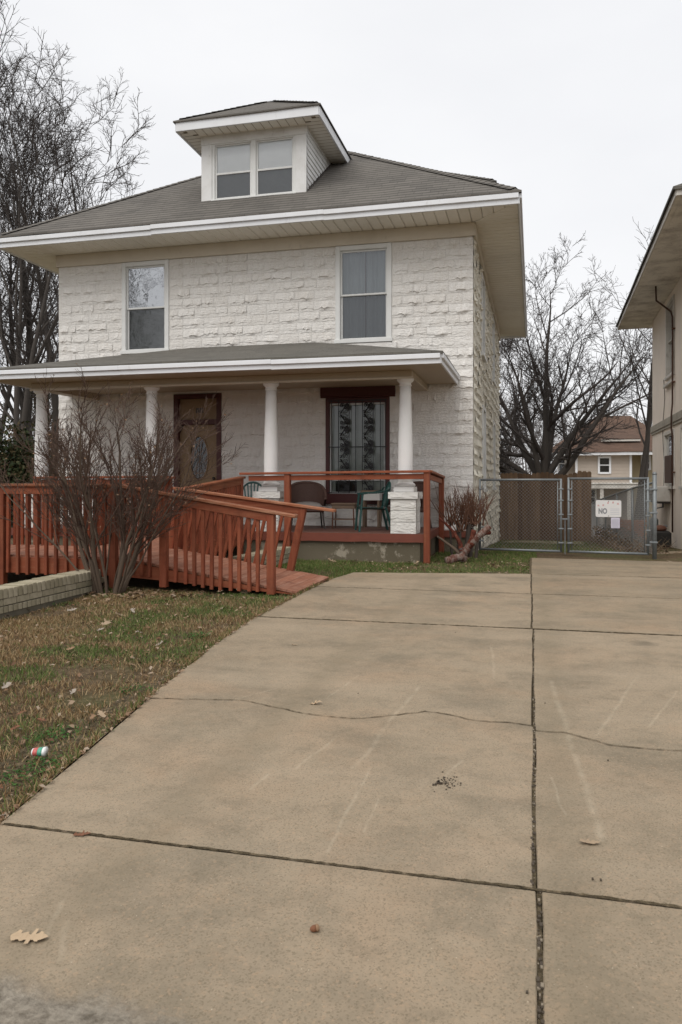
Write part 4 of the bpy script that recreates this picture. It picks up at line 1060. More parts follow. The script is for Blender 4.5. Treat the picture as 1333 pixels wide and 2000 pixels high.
# ================================================================== porch (part of the house)
PF, PE, PX0, PX1, PZ = 12.40, 11.80, -9.35, -1.72, 0.43        # deck front, eave front, deck left/right, floor height
b = MB(); b.box(PX0, PX1, PF, W - .04, PZ - .03, PZ, .006); pf = b.build('porch_floor', M['porch_floor_paint'], house)
def ragged_band(x0, x1, y, z0, z1):
    mb = MB(); n = 60; P = []
    for k in range(n + 1): P.append((x0 + (x1 - x0) * k / n, z0 + .012 * mnoise.noise(Vector((k * .35, 1, 0))) + .01 * mnoise.noise(Vector((k * 1.3, 5, 0)))))
    for (a, za), (c, zc) in zip(P, P[1:]):
        mb.face([(a, y, za), (c, y, zc), (c, y, z1), (a, y, z1)]); mb.face([(a, y, za), (a, y + .03, za), (c, y + .03, zc), (c, y, zc)])
    return mb
ragged_band(PX0 - .012, PX1 + .012, PF - .022, PZ - .135, PZ + .004).build('painted_edge', M['porch_red'], pf)
b = MB(); b.box(PX1 - .02, PX1 + .015, PF - .02, W - .05, PZ - .135, PZ + .003, .004); b.build('painted_edge', M['porch_red'], pf)
b = MB(); b.box(PX0 + .05, PX1 - .06, PF + .03, PF + .14, -.1, PZ - .032, .006); b.box(PX1 - .17, PX1 - .061, PF + .142, W - .05, -.1, PZ - .032, .006); b.build('porch_skirt', M['foundation'], house)
b = MB(); b.box(PX1 + .03, XR + .045, W - .075, W - .036, .245, .375, .004); b.build('painted_band', M['porch_red'], house)

# roof
PEX0, PEX1, PZT, PTOP = -9.52, -1.38, 3.27, 4.00
psl = (PTOP - PZT) / (W - PE); dxy = W - PE + .05
a, c = (PEX0 - .04, PE - .04, PZT), (PEX1 + .04, PE - .04, PZT)
ta, tb = (PEX0 + dxy, W, PTOP), (PEX1 - dxy, W, PTOP)
b = MB(); roof_poly(b, [a, c, tb, ta], (1, 0, 0), (0, 1, psl), .014, 24)
roof_poly(b, [c, (PEX1 + .04, W, PZT), tb], (0, 1, 0), (-1, 0, psl), .01, 8); roof_poly(b, [(PEX0 - .04, W, PZT), a, ta], (0, -1, 0), (1, 0, psl), .01, 8)
pr = b.build('porch_roof', M['shingle_porch'], house, True)
fascia(pr, (PEX0, PE, 0), (PEX1, PE, 0), 3.085, PZT - .03, (0, -1, 0))
fascia(pr, (PEX1, PE, 0), (PEX1, W - .03, 0), 3.085, PZT - .03, (1, 0, 0)); fascia(pr, (PEX0, W - .03, 0), (PEX0, PE, 0), 3.085, PZT - .03, (-1, 0, 0))
b = MB()
for k in range(4):
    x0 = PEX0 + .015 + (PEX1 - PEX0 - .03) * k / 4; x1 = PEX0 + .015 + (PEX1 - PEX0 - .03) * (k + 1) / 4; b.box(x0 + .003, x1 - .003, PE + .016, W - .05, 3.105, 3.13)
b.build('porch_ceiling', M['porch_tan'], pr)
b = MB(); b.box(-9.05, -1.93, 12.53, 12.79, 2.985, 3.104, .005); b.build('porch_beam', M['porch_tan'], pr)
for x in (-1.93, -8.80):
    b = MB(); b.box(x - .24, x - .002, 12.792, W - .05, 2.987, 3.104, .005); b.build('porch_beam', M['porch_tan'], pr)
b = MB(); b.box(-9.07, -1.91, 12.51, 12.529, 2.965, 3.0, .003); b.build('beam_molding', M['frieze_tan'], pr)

# columns on rock-face piers
def column(cx):
    cy = 12.66; z0 = 1.205
    mb = MB(); prof = [(.125, z0 + .05)]
    for k in range(11):
        t = k / 10; prof.append((.122 + .006 * math.sin(math.pi * min(1, t * 1.4)) - .030 * t ** 1.6, z0 + .06 + t * 1.60))
    mb.lathe(prof, (cx, cy, 0), 26); root = mb.build('porch_column', M['column_white'], house, True)
    mb = MB(); mb.lathe([(.15, z0 - .01), (.165, z0 + .004), (.168, z0 + .025), (.155, z0 + .042), (.136, z0 + .05), (.130, z0 + .065), (.122, z0 + .07)], (cx, cy, 0), 26); mb.build('column_base', M['column_white'], root, True)
    mb = MB(); mb.lathe([(.093, 2.855), (.104, 2.86), (.106, 2.875), (.095, 2.885), (.095, 2.91), (.118, 2.925), (.135, 2.945), (.14, 2.952), (.14, 2.984)], (cx, cy, 0), 26); mb.build('capital', M['column_white'], root, True)
    mb = MB(); mb.box(cx - .17, cx + .17, cy - .17, cy + .17, 1.115, 1.196, .006); mb.build('plinth', M['column_white'], root)
    def rockbox(x0, x1, y0, y1, z0_, z1_, dep, seed, nm):
        mb2 = MB(); mb2.box(x0, x1, y0, y1, z0_, z1_)
        for face in range(3):
            wd = (x1 - x0) if face == 0 else (y1 - y0); r_ = rock(wd, z1_ - z0_, seed + face, dep)
            P = [{0: (x0 + p[0], y0 + p[1], z0_ + p[2]), 1: (x1 - p[1], y0 + p[0], z0_ + p[2]), 2: (x0 + p[1], y1 - p[0], z0_ + p[2])}[face] for p in r_.v]
            n = mb2.vs(P); mb2.f += [tuple(n + k for k in f_) for f_ in r_.f]
        mb2.build(nm, M['pier_white'], root)
    sd = int(abs(cx) * 100)
    rockbox(cx - .245, cx + .245, cy - .245, cy + .245, 1.0, 1.113, .014, sd, 'pier_cap')
    for k in range(3): rockbox(cx - .21, cx + .21, cy - .21, cy + .21, PZ + .003 + k * .1885, PZ + .002 + (k + 1) * .1885 - .003, .012, sd + 10 * k, 'pier_block')
for x in (-2.06, -4.40, -6.66, -8.92): column(x)

# front door with oval light and transom
def front_door():
    x0, x1 = -7.13, -6.09; y = W
    mb = MB()
    for a, c, e, g in ((x0, x0 + .10, PZ, 3.06), (x1 - .10, x1, PZ, 3.06), (x0 + .10, x1 - .10, 2.97, 3.059), (x0 + .10, x1 - .10, 2.44, 2.54)): mb.box(a, c, y - .03, y + .12, e, g, .005)
    root = mb.build('front_door', M['maroon'], house)
    mb = MB(); dx0, dx1 = x0 + .10, x1 - .10; dm = (dx0 + dx1) / 2
    # leaf with an oval opening
    n = 40; oc = Vector((dm, 0, 1.55)); ring = [(dm + .20 * math.cos(t), 1.76 + .45 * math.sin(t)) for t in [2 * math.pi * k / n for k in range(n)]]
    def sq(t):
        cx_, sz = math.cos(t), math.sin(t); k = max(abs(cx_) / ((dx1 - dx0) / 2), abs(sz) / 1.0)
        return (dm + cx_ / k, min(2.44, max(PZ, 1.44 + sz / k)))
    ts = [2 * math.pi * k / n for k in range(n)]
    for k in range(n):
        k2 = (k + 1) % n; a, c = ring[k], ring[k2]; A2, C2 = sq(ts[k]), sq(ts[k2])
        mb.face([(a[0], y + .07, a[1]), (A2[0], y + .07, A2[1]), (C2[0], y + .07, C2[1]), (c[0], y + .07, c[1])])
        mb.face([(a[0], y + .07, a[1]), (c[0], y + .07, c[1]), (c[0], y + .10, c[1]), (a[0], y + .10, a[1])])
    mb.build('door_leaf', M['door_tan'], root)
    mb = MB(); mb.tube([(p[0], y + .066, p[1]) for p in ring + ring[:1]], .016, 6, False); mb.build('oval_molding', M['door_tan'], root, True)
    mb = MB(); mb.face([(p[0], y + .085, p[1]) for p in ring]); mb.build('oval_pane', M['pane_dark'], root)
    mb = MB(); mb.face([(dx0, y + .118, PZ), (dx1, y + .118, PZ), (dx1, y + .118, 3.0), (dx0, y + .118, 3.0)]); mb.build('door_backing', M['black_gap'], root)
    mb = MB()
    for k in range(5): mb.tube([(dm - .16 + .08 * k, y + .078, 1.76 - .40 * math.sqrt(max(0, 1 - ((-.16 + .08 * k) / .2) ** 2))), (dm + (-.16 + .08 * k) * .3, y + .078, 1.76), (dm - .16 + .08 * k, y + .078, 1.76 + .40 * math.sqrt(max(0, 1 - ((-.16 + .08 * k) / .2) ** 2)))], .006, 4)
    mb.build('leaded_came', M['dark_metal'], root)
    mb = MB(); mb.box(dx0, dx1, y + .06, y + .085, 2.54, 2.97, .004); tr = mb.build('transom', M['door_tan'], root)
    mb = MB(); mb.box(dm - .06, dm + .10, y + .05, y + .062, 2.68, 2.78, .003); mb.build('house_number_plate', M['dark_metal'], root)
    mb = MB(); mb.lathe([(.01, 0), (.03, .02), (.03, .04), (.01, .055)], (0, 0, 0), 12); o = mb.build('door_knob', M['dark_metal'], root, True); o.rotation_euler = (R(90), 0, 0); o.location = (dx1 - .09, y + .07, 1.35)
front_door()

# barred front window
def barred_window():
    x0, x1, z0, z1 = -3.92, -2.66, 0.84, 2.92; y = W
    mb = MB(); mb.box(x0 - .10, x1 + .11, y - .05, y + .05, 2.93, 3.103, .006); mb.box(x0 - .099, x1 + .109, y - .048, y + .05, 2.90, 2.929, .006)
    mb.box(x0, x0 + .075, y - .02, y + .12, 1.05, 2.898, .005); mb.box(x1 - .075, x1, y - .02, y + .12, 1.05, 2.898, .005); mb.box(x0 + .075, x1 - .075, y - .018, y + .12, 2.80, 2.898, .005)
    mb.box(x0 - .04, x1 + .04, y - .08, y + .10, .85, 1.05, .006); root = mb.build('barred_window', M['maroon'], house)
    a, c, e, g = x0 + .075, x1 - .075, 1.05, 2.80
    mb = MB()
    for p, q, r_, s_ in ((a, a + .035, e, g), (c - .035, c, e, g), (a + .035, c - .035, g - .035, g), (a + .035, c - .035, e, e + .035)): mb.box(p, q, y + .03, y + .07, r_, s_, .003)
    mb.box(a + .035, c - .035, y + .032, y + .068, 1.30, 1.33, .003)
    mb.build('window_frame', M['window_white'], root)
    mb = MB(); mb.face([(a + .03, y + .06, e), (c - .03, y + .06, e), (c - .03, y + .06, g), (a + .03, y + .06, g)]); mb.build('window_pane', M['pane_dark'], root)
    mb = MB(); z = e
    while z < g: mb.face([(a, y + .10, z), (c, y + .10, z), (c, y + .118, z + .03), (a, y + .118, z + .03)]); z += .0285
    mb.build('window_blind', M['blind'], root)
    mb = MB(); mb.box(a + .1, a + .52, y + .072, y + .098, e + .03, e + .24, .01); mb.build('dark_shelf_box', M['black_gap'], root)
    yb = y - .035
    def vb(x, r_=.008):
        m_ = MB(); m_.tube([(x, yb, 1.06), (x, yb, 2.86)], r_, 6); m_.build('bar', M['iron'], root)
    pan = [(a + .19, a + .40), (c - .45, c - .24)]
    for x in (a + .05, pan[0][0], pan[0][1], (pan[0][1] + pan[1][0]) / 2, pan[1][0], pan[1][1], c - .10, c + .0): vb(x)
    for z in (1.07, 1.95, 2.84):
        m_ = MB(); m_.box(a - .03, c + .03, yb - .012, yb - .006, z - .008, z + .008); m_.build('crossbar', M['iron'], root)
    sm = MB()                                                  # one scroll, shared by all
    def spiral(cx_, cz, r0, turns, a0, sg):
        return [(cx_ + sg * r0 * (1 - .8 * t) * math.cos(a0 + turns * 6.283 * t), 0, cz + r0 * (1 - .8 * t) * math.sin(a0 + turns * 6.283 * t)) for t in [k / 18 for k in range(19)]]
    sm.tube(spiral(-.035, .055, .052, 1.2, -.6, 1), .009, 4, False); sm.tube(spiral(.035, -.055, .052, 1.2, 2.5, 1), .0065, 4, False)
    sm.tube([(-.075, 0, -.1), (-.02, 0, -.03), (.02, 0, .03), (.075, 0, .1)], .010, 4, False); sm.tube(spiral(.055, .075, .032, 1, 3.4, -1), .009, 4, False); sm.tube(spiral(-.055, -.075, .032, 1, .4, -1), .009, 4, False)
    for k in range(7):
        an = k * .9; cx_, cz = .05 * math.cos(an), .085 * math.sin(an * 1.3); sm.obox(Vector((cx_, 0, cz)), Vector((.016, .003, .026)), Matrix.Rotation(an, 3, 'Y'))
    sm = sm.mesh('scroll', M['iron'])
    for p, q in pan:
        for k in range(8):
            o = link('scroll', sm, root, ((p + q) / 2, yb, 1.19 + k * .215)); o.scale = ((q - p) / .2, 1, 1 if k % 2 else -1)
barred_window()

# ================================================================== wooden ramp
YN, YF = 8.50, 9.90                                            # near and far side of the first flight
XA, XK, XE = -2.63, -4.86, -7.7                                # foot, knee, end of landing
DZ = 0.355
def dz_at(x): return 0.015 + (DZ - 0.015) * min(1, max(0, (XA - x) / (XA - XK)))
ramp = thing('wooden_ramp', ((XA + XE) / 2, 9.2, 0), 'red-brown painted wooden ramp with slatted railings leading to the porch', 'ramp')
def rbuild(mb, nm, mat, par=ramp): return mb.build(nm, M[mat], par)
x = XA; k = 0
while x > XE:                                                  # boards lie across
    wd = .138; x2 = max(XE, x - wd); za, zb = dz_at(x), dz_at(x2); mb = MB(); h = rng.uniform(-.003, .003)
    e0, e1 = YN - .005 + rng.uniform(-.01, .01), YF + rng.uniform(-.01, .02)
    mb.bar(((x - .002), (e0 + e1) / 2, za - .017 + h), ((x2 + .004), (e0 + e1) / 2, zb - .017 + h), e1 - e0, .034, b=.004)
    rbuild(mb, 'deck_board', 'deck_red'); x = x2; k += 1
y = YF + .03
while y < PF - .04:                                            # second flight, boards along x
    y2 = min(PF - .03, y + .138); za = DZ + (PZ - DZ) * (y - YF) / (PF - YF); mb = MB(); mb.box(-6.1, XK + .02, y + .002, y2 - .004, za - .034, za + .0, .004); rbuild(mb, 'deck_board', 'deck_red'); y = y2
def rim(p, q, h=.20, th=.038, nm='rim_joist'):
    mb = MB(); mb.bar(p, q, th, h, b=.004); rbuild(mb, nm, 'red_x')
for yy, s_ in ((YN - .025, 1), (YF + .005, 1)):
    mb = MB(); mb.face([(XA, yy - .019, -.02), (XA, yy - .019, dz_at(XA) - .036), (XK, yy - .019, DZ - .036), (XK, yy - .019, .13)][::-1]); mb.face([(XA, yy + .019, -.02), (XA, yy + .019, dz_at(XA) - .036), (XK, yy + .019, DZ - .036), (XK, yy + .019, .13)])
    mb.face([(XA, yy - .019, -.02), (XK, yy - .019, .13), (XK, yy + .019, .13), (XA, yy + .019, -.02)]); rbuild(mb, 'rim_joist', 'red_x')
rim((XK - .002, YN - .025, DZ - .125), (XE, YN - .025, DZ - .125)); rim((XE, YN, DZ - .125), (XE, YF, DZ - .125)); rim((-6.12, YF + .005, DZ - .125), (XE, YF + .005, DZ - .125))
rim((XK + .03, YF + .06, DZ - .11), (XK + .03, PF - .04, PZ - .12)); rim((-6.12, YF + .06, DZ - .11), (-6.12, PF - .04, PZ - .12))
def rail(p0, p1, posts, nb, lean=0.0, face=-1, axis='x', z_low=.22, cap_over=(.0, .0), post_w=.089, bal_jit=.012, capw=.135, below=0.23):
    """railing between two points of the cap top; bottoms follow the deck"""
    p0 = Vector(p0); p1 = Vector(p1); d = (p1 - p0); ln = d.length; dn = d.normalized(); hd = Vector((d.x, d.y, 0)).normalized(); nn = Vector((-hd.y, hd.x, 0)) * face
    mx_ = 'cap_red' if axis == 'x' else 'red_y'
    mb = MB(); a = p0 - dn * cap_over[0]; c = p1 + dn * cap_over[1]
    mb.bar(a - Vector((0, 0, .018)), c - Vector((0, 0, .018)), capw, .036, b=.006); rbuild(mb, 'cap_rail', mx_)
    mb = MB(); mb.bar(p0 - Vector((0, 0, .085)) + nn * .02, p1 - Vector((0, 0, .085)) + nn * .02, .036, .092, b=.004); rbuild(mb, 'top_rail', 'red_x' if axis == 'x' else 'red_y')
    for t, zb in posts:
        q = p0 + d * t; mb = MB(); tp = Vector((q.x, q.y, q.z - .038)); bt = Vector((q.x, q.y, zb)) - hd * lean
        mb.bar(bt, tp, post_w, post_w, up=(hd.x, hd.y, 0), b=.006); rbuild(mb, 'post', 'red_z')
    for k in range(nb):
        t = (k + .5) / nb; q = p0 + d * t
        if any(abs(t - pt) * ln < .075 for pt, _ in posts): continue
        zb = (dz_at(q.x) if axis == 'x' else DZ + (PZ - DZ) * min(1, max(0, (q.y - YF) / (PF - YF)))) - below + rng.uniform(-.012, .012)
        if axis == 'x' and q.x > XK: zb = max(zb, dz_at(q.x) - .16 + .0, .005 if lean == 0 else dz_at(q.x) + .01)
        tp = Vector((q.x, q.y, q.z - .05)); bt = Vector((q.x, q.y, zb)) - hd * (lean * rng.uniform(.92, 1.08)) + hd * rng.uniform(-bal_jit, bal_jit)
        mb = MB(); mb.bar(bt + nn * .045 * 0, tp, .042, .040, up=(hd.x, hd.y, 0), b=.004); rbuild(mb, 'baluster', 'red_z')
YNr = YN - .065
rail((XK, YNr, 1.245), (-2.92, YNr, .945), [(.995, -.02), (.30, .02)], 17, 0, -1, 'x', cap_over=(0, .30))
rail((XE, YNr, 1.255), (XK, YNr, 1.25), [(.0, -.02), (.42, -.02), (.97, -.02)], 21, 0, -1, 'x')
rail((XK + .06, YF - .02, 1.20), (-2.96, YF - .02, .965), [(.99, .02), (.02, .0)], 16, .20, -1, 'x', cap_over=(.05, .42), below=-.01)
rail((XK + .03, YF + .12, 1.185), (XK + .03, PF - .03, 1.37), [(0.02, 0), (.97, .0)], 22, 0, -1, 'y', cap_over=(.05, .03))
rail((-6.14, YF + .12, 1.185), (-6.14, PF - .03, 1.37), [(.02, 0), (.97, .0)], 20, 0, 1, 'y', cap_over=(.05, .03))
rail((XE, YF - .02, 1.25), (-6.16, YF - .02, 1.25), [(.0, 0), (.97, 0)], 13, 0, -1, 'x')
rail((XE, YNr + .06, 1.25), (XE, YF - .08, 1.25), [], 11, 0, 1, 'y')

# ---- porch railing, right-hand part and left-hand part
def porch_rail(label, x0, x1, z0, z1, posts, bal, ret, over=(0, 0)):
    yr = PF - .05
    th = thing('porch_railing', ((x0 + x1) / 2, yr, 0), label, 'railing')
    mb = MB(); mb.bar((x0 - over[0], yr, z0 - .02), (x1 + over[1], yr, z1 - .02), .14, .04, b=.006); mb.build('cap_rail', M['red_x'], th)
    mb = MB(); mb.bar((x0 + .03, yr, z0 - .10), (x1 - .04, yr, z1 - .10), .038, .085, b=.004); mb.build('top_rail', M['red_x'], th)
    for xp in posts:
        mb = MB(); zt = z0 + (z1 - z0) * (xp - x0) / (x1 - x0) - .042; mb.box(xp - .05, xp + .05, yr - .05, yr + .05, -.03, zt, .006); mb.build('post', M['red_z'], th)
    for k in range(bal):
        xp = x0 + (x1 - x0) * (k + .5) / bal
        mb = MB(); mb.box(xp - .019, xp + .019, yr - .03, yr + .006, PZ - .08, z0 - .06, .003); mb.build('baluster', M['red_z'], th)
    if ret:
        mb = MB(); mb.bar((x1 + .01, yr + .07, z1 - .02), (x1 - .005, W - .06, z1 - .10), .13, .04, b=.006); mb.build('cap_rail', M['red_y'], th)
        mb = MB(); mb.bar((x1, yr + .055, z1 - .10), (x1 - .005, W - .17, z1 - .175), .038, .085, b=.004); mb.build('top_rail', M['red_y'], th)
        mb = MB(); mb.box(x1 - .05, x1 + .045, W - .17, W - .075, -.06, z1 - .12, .006); mb.build('post', M['red_z'], th)
porch_rail('open red-brown porch railing with square posts around the chairs', -4.72, -1.66, 1.435, 1.465, (-4.05 + .05, -1.66), 0, True, (0.12, .05))
porch_rail('red-brown slatted porch railing between the columns left of the door', -8.85, -6.2, 1.375, 1.385, (-8.8, -7.5, -6.25), 18, False)

# ---- brick edging walls
def brick_wall(label, p, q, courses=2, thick=.23):
    p = Vector(p); q = Vector(q); d = (q - p).normalized(); n = Vector((-d.y, d.x, 0)); ln = (q - p).length
    rot = math.atan2(d.y, d.x)
    core = MB(); core.bar(p + Vector((0, 0, .06)), q + Vector((0, 0, .06)), thick - .03, .28); root = tag(core.build('brick_wall', M['mortar']), label, 'brick wall')
    def bm_(l, w_, h): t = MB(); t.obox(Vector((0, 0, 0)), Vector((l / 2, w_ / 2, h / 2)), None, .004); return t.mesh('brick', M['brick_cream'])
    cap = bm_(.062, thick + .012, .098); k = 0; u = .035
    while u < ln - .02:
        o = link('brick', cap, root, p + d * u + Vector((0, 0, .182 + rng.uniform(-.003, .003)))); o.rotation_euler = (rng.uniform(-.02, .02), 0, rot + rng.uniform(-.03, .03)); u += .076
    st = bm_(.196, thick, .062); hd = bm_(.062, thick, .062)
    for c_ in range(courses):
        u = .1 - (.1 if c_ % 2 else 0); z = .097 - c_ * .073
        while u < ln:
            o = link('brick', st if c_ % 2 == 0 else hd, root, p + d * u + Vector((0, 0, z)) + n * rng.uniform(-.002, .002)); o.rotation_euler = (0, 0, rot); u += .206 if c_ % 2 == 0 else .073
    return root
brick_wall('low cream brick edging wall ending at the large bare shrub', (-5.13, 5.9, 0), (-5.13, 8.30, 0))
brick_wall('short cream brick edging wall between the ramp and the porch', (-3.98, 10.15, 0), (-3.90, 11.95, 0))

# ================================================================== things on the porch
def plastic_chair(loc, rz, label, group=None):
    th = thing('plastic_chair', (0, 0, 0), label, 'chair', group)                  # faces -y
    mb = MB()
    for i in range(6):
        for j in range(6):
            f_ = lambda u, v: Vector(((u - .5) * (.46 - .05 * v), -.23 + .44 * v, .42 - .035 * math.sin(math.pi * u) - .03 * v + (.02 * (1 - v) ** 3 * -1)))
            mb.face([f_(i / 6, j / 6), f_((i + 1) / 6, j / 6), f_((i + 1) / 6, (j + 1) / 6), f_(i / 6, (j + 1) / 6)])
    mb.tube([(-.235, -.23, .415), (.235, -.23, .415)], .016, 6); mb.build('seat', M['green_plastic'], th, True)
    for sx in (-1, 1):
        mb = MB(); mb.bar((sx * .27, -.27, 0), (sx * .235, -.21, .64), .05, .035, up=(0, 1, 0), b=.008); mb.build('front_leg', M['green_plastic'], th)
        mb = MB(); mb.bar((sx * .25, .30, 0), (sx * .215, .19, .42), .05, .04, up=(0, 1, 0), b=.008); mb.build('rear_leg', M['green_plastic'], th)
        mb = MB(); pts = [(sx * .235, -.24, .635), (sx * .27, -.12, .655), (sx * .27, .04, .66), (sx * .25, .20, .70), (sx * .235, .245, .76)]
        for a, c in zip(pts, pts[1:]): mb.bar(a, c, .055, .022, b=.006)
        mb.build('armrest', M['green_plastic'], th)
    mb = MB(); arc = [(.235 * math.cos(t), .205 + .07 * math.sin(t) * .6 + .03, .42 + .42 * math.sin(t) ** .6) for t in [math.pi * k / 14 for k in range(15)]]
    mb.tube([(p[0], .20 + (p[2] - .40) * .2, p[2]) for p in arc], .02, 6); mb.build('back_frame', M['green_plastic'], th, True)
    for k in range(6):
        xk = -.15 + .06 * k; mb = MB(); zt = .42 + .41 * (1 - (xk / .235) ** 2) ** .4; mb.bar((xk * .7, .20, .42), (xk * 1.1, .20 + (zt - .4) * .2, zt - .01), .03, .012, up=(0, 1, 0), b=.003); mb.build('back_slat', M['green_plastic'], th)
    th.location = loc; th.rotation_euler = (0, 0, rz); return th
plastic_chair((-2.70, 13.10, PZ), R(-70), 'dark green plastic armchair beside the right porch pier')
plastic_chair((-5.12, 13.55, PZ), R(10), 'dark green plastic armchair half hidden behind the porch column near the ramp')
def wicker_chair(loc, rz, label):
    th = thing('wicker_chair', (0, 0, 0), label, 'chair')
    mb = MB(); n = 22; H_ = 6                                   # rounded barrel back wrapping into the arms
    def f_(u, v):
        t = -math.pi * .08 + u * math.pi * 1.16; hgt = .40 + (.30 * max(0, math.sin(min(max(t, 0), math.pi))) ** .5 + .14) * v
        return Vector((.34 * math.cos(t) * (1 + .06 * v), .02 + .31 * math.sin(t) * (1 + .15 * v), hgt))
    for i in range(n):
        for j in range(H_):
            q = [f_(i / n, j / H_), f_((i + 1) / n, j / H_), f_((i + 1) / n, (j + 1) / H_), f_(i / n, (j + 1) / H_)]; mb.face(q)
            mb.face([p + (Vector((0, .02, 0)) - Vector((p.x, p.y, 0))).normalized() * .03 for p in q][::-1])
    mb.tube([f_(i / n, 1) - Vector((f_(i / n, 1).x, f_(i / n, 1).y, 0)).normalized() * .015 for i in range(n + 1)], .026, 7); mb.build('backrest', M['wicker_brown'], th, True)
    mb = MB(); mb.box(-.31, .31, -.30, .28, .30, .40, .03); mb.build('seat', M['wicker_brown'], th)
    mb = MB()
    for i in range(10):
        for j in range(10):
            g = lambda u, v: Vector(((u - .5) * .56, -.30 + .52 * v,   .40 + .09 * (max(0, math.sin(math.pi * u) * math.sin(math.pi * v))) ** .35))
            mb.face([g(i / 10, j / 10), g((i + 1) / 10, j / 10), g((i + 1) / 10, (j + 1) / 10), g(i / 10, (j + 1) / 10)])
    mb.build('cushion', M['cushion'], th, True)
    for sx in (-1, 1):
        for sy in (-1, 1):
            mb = MB(); mb.tube([(sx * .27, sy * .25, .31), (sx * .30, sy * .30, 0)], [.018, .014], 7); mb.build('leg', M['dark_metal'], th)
    th.location = loc; th.rotation_euler = (0, 0, rz); return th
wicker_chair((-4.02, 13.55, PZ), R(20), 'rounded brown wicker armchair with a pale cushion beneath the barred window')
wicker_chair((-2.22, 14.0, PZ), R(-25), 'brown wicker armchair mostly hidden behind the right porch pier')
def side_table(loc):
    th = thing('side_table', (0, 0, 0), 'small brown-topped metal table between the porch chairs', 'table')
    mb = MB(); mb.box(-.23, .23, -.18, .18, .43, .46, .008); mb.box(-.21, .21, -.16, .16, .36, .43, .004); mb.build('tabletop', M['table_brown'], th)
    for sx in (-1, 1):
        for sy in (-1, 1): mb = MB(); mb.tube([(sx * .19, sy * .14, .37), (sx * .20, sy * .15, 0)], .013, 6); mb.build('leg', M['rust'], th)
    mb = MB(); mb.box(-.185, .185, -.135, .135, .155, .175, .004); mb.build('shelf', M['table_brown'], th)
    th.location = loc; th.rotation_euler = (0, 0, R(3))
side_table((-3.36, 13.75, PZ))
th = thing('white_stand', (0, 0, 0), 'white stand with a brown lid behind the green chair', 'stand')
mb = MB(); mb.box(-.17, .17, -.13, .13, .50, .64, .01); mb.build('box', M['white_box'], th)
mb = MB(); mb.box(-.19, .19, -.15, .15, .643, .69, .01); mb.build('lid', M['table_brown'], th)
for sx in (-1, 1):
    for sy in (-1, 1): mb = MB(); mb.box(sx * .14 - .02, sx * .14 + .02, sy * .10 - .02, sy * .10 + .02, 0, .5, .004); mb.build('leg', M['table_brown'], th)
th.location = (-2.93, 14.15, PZ)

# ================================================================== branching plants
def tubes(polys, sides):
    """polys: list of (points Nx3, radii N) -> verts, quads, batched by length"""
    by = {}
    for p, r in polys: by.setdefault(len(p), []).append((p, r))
    Vs, Qs, off = [], [], 0
    for N, lst in by.items():
        P = np.array([a for a, _ in lst], float); Rr = np.array([b_ for _, b_ in lst], float)
        T = np.empty_like(P); T[:, 1:-1] = P[:, 2:] - P[:, :-2]; T[:, 0] = P[:, 1] - P[:, 0]; T[:, -1] = P[:, -1] - P[:, -2]
        T /= np.linalg.norm(T, axis=2, keepdims=True) + 1e-9
        A = np.cross(T, np.array([.31, .52, .13])); A /= np.linalg.norm(A, axis=2, keepdims=True) + 1e-9; B = np.cross(T, A)
        an = np.arange(sides) * 2 * np.pi / sides
        V = P[:, :, None, :] + Rr[:, :, None, None] * (A[:, :, None, :] * np.cos(an)[None, None, :, None] + B[:, :, None, :] * np.sin(an)[None, None, :, None])
        m = len(lst); Vs.append(V.reshape(-1, 3))
        i = np.arange(N - 1)[:, None]; k = np.arange(sides)[None, :]; k2 = (k + 1) % sides
        q = np.stack([i * sides + k, i * sides + k2, (i + 1) * sides + k2, (i + 1) * sides + k], -1).reshape(-1, 4)
        Qs.append((q[None] + (np.arange(m) * N * sides)[:, None, None] + off).reshape(-1, 4)); off += m * N * sides
    return np.concatenate(Vs), np.concatenate(Qs)
def grow(r, p, d, ln, rad, lev, cfg, out):
    """one branch and, recursively, its side branches; out[lev] collects polylines"""
    c = cfg[lev]; n = c.get('n', 5); pts = [p.copy()]; rs = [rad]; end = c.get('end', .35); dd = d.copy(); dirs = [d.copy()]
    for k in range(n):
        dd = (dd + Vector((r.gauss(0, 1), r.gauss(0, 1), r.gauss(0, .8))) * c['wob'] + Vector((0, 0, c['up']))).normalized()
        p = p + dd * (ln / n); pts.append(p.copy()); rs.append(rad * (1 - (1 - end) * (k + 1) / n)); dirs.append(dd.copy())
    out[lev].append(([tuple(q) for q in pts], rs))
    if lev + 1 >= len(cfg): return
    m = c['kids'] if isinstance(c['kids'], int) else r.randint(*c['kids'])
    for k in range(m):
        t = c['from'] + (1 - c['from']) * ((k + r.random()) / m); i = min(n - 1, int(t * n)); fr = t * n - i
        q = pts[i].lerp(pts[i + 1], fr); dr = dirs[min(i + 1, n)]
        ax = Vector((r.gauss(0, 1), r.gauss(0, 1), r.gauss(0, 1))).cross(dr)
        if ax.length < 1e-3: continue
        ang = R(r.uniform(*c['ang'])); nd = Matrix.Rotation(ang, 3, ax.normalized()) @ dr
        if nd.z < c.get('minz', -.3): nd.z = c.get('minz', -.3) + .1; nd.normalize()
        rr = (rs[i] + (rs[i + 1] - rs[i]) * fr) * r.uniform(*c['rr'])
        grow(r, q, nd, ln * r.uniform(*c['lr']) * (1 - .45 * t * c.get('short', 1)), max(rr, c.get('minr', .004)), lev + 1, cfg, out)
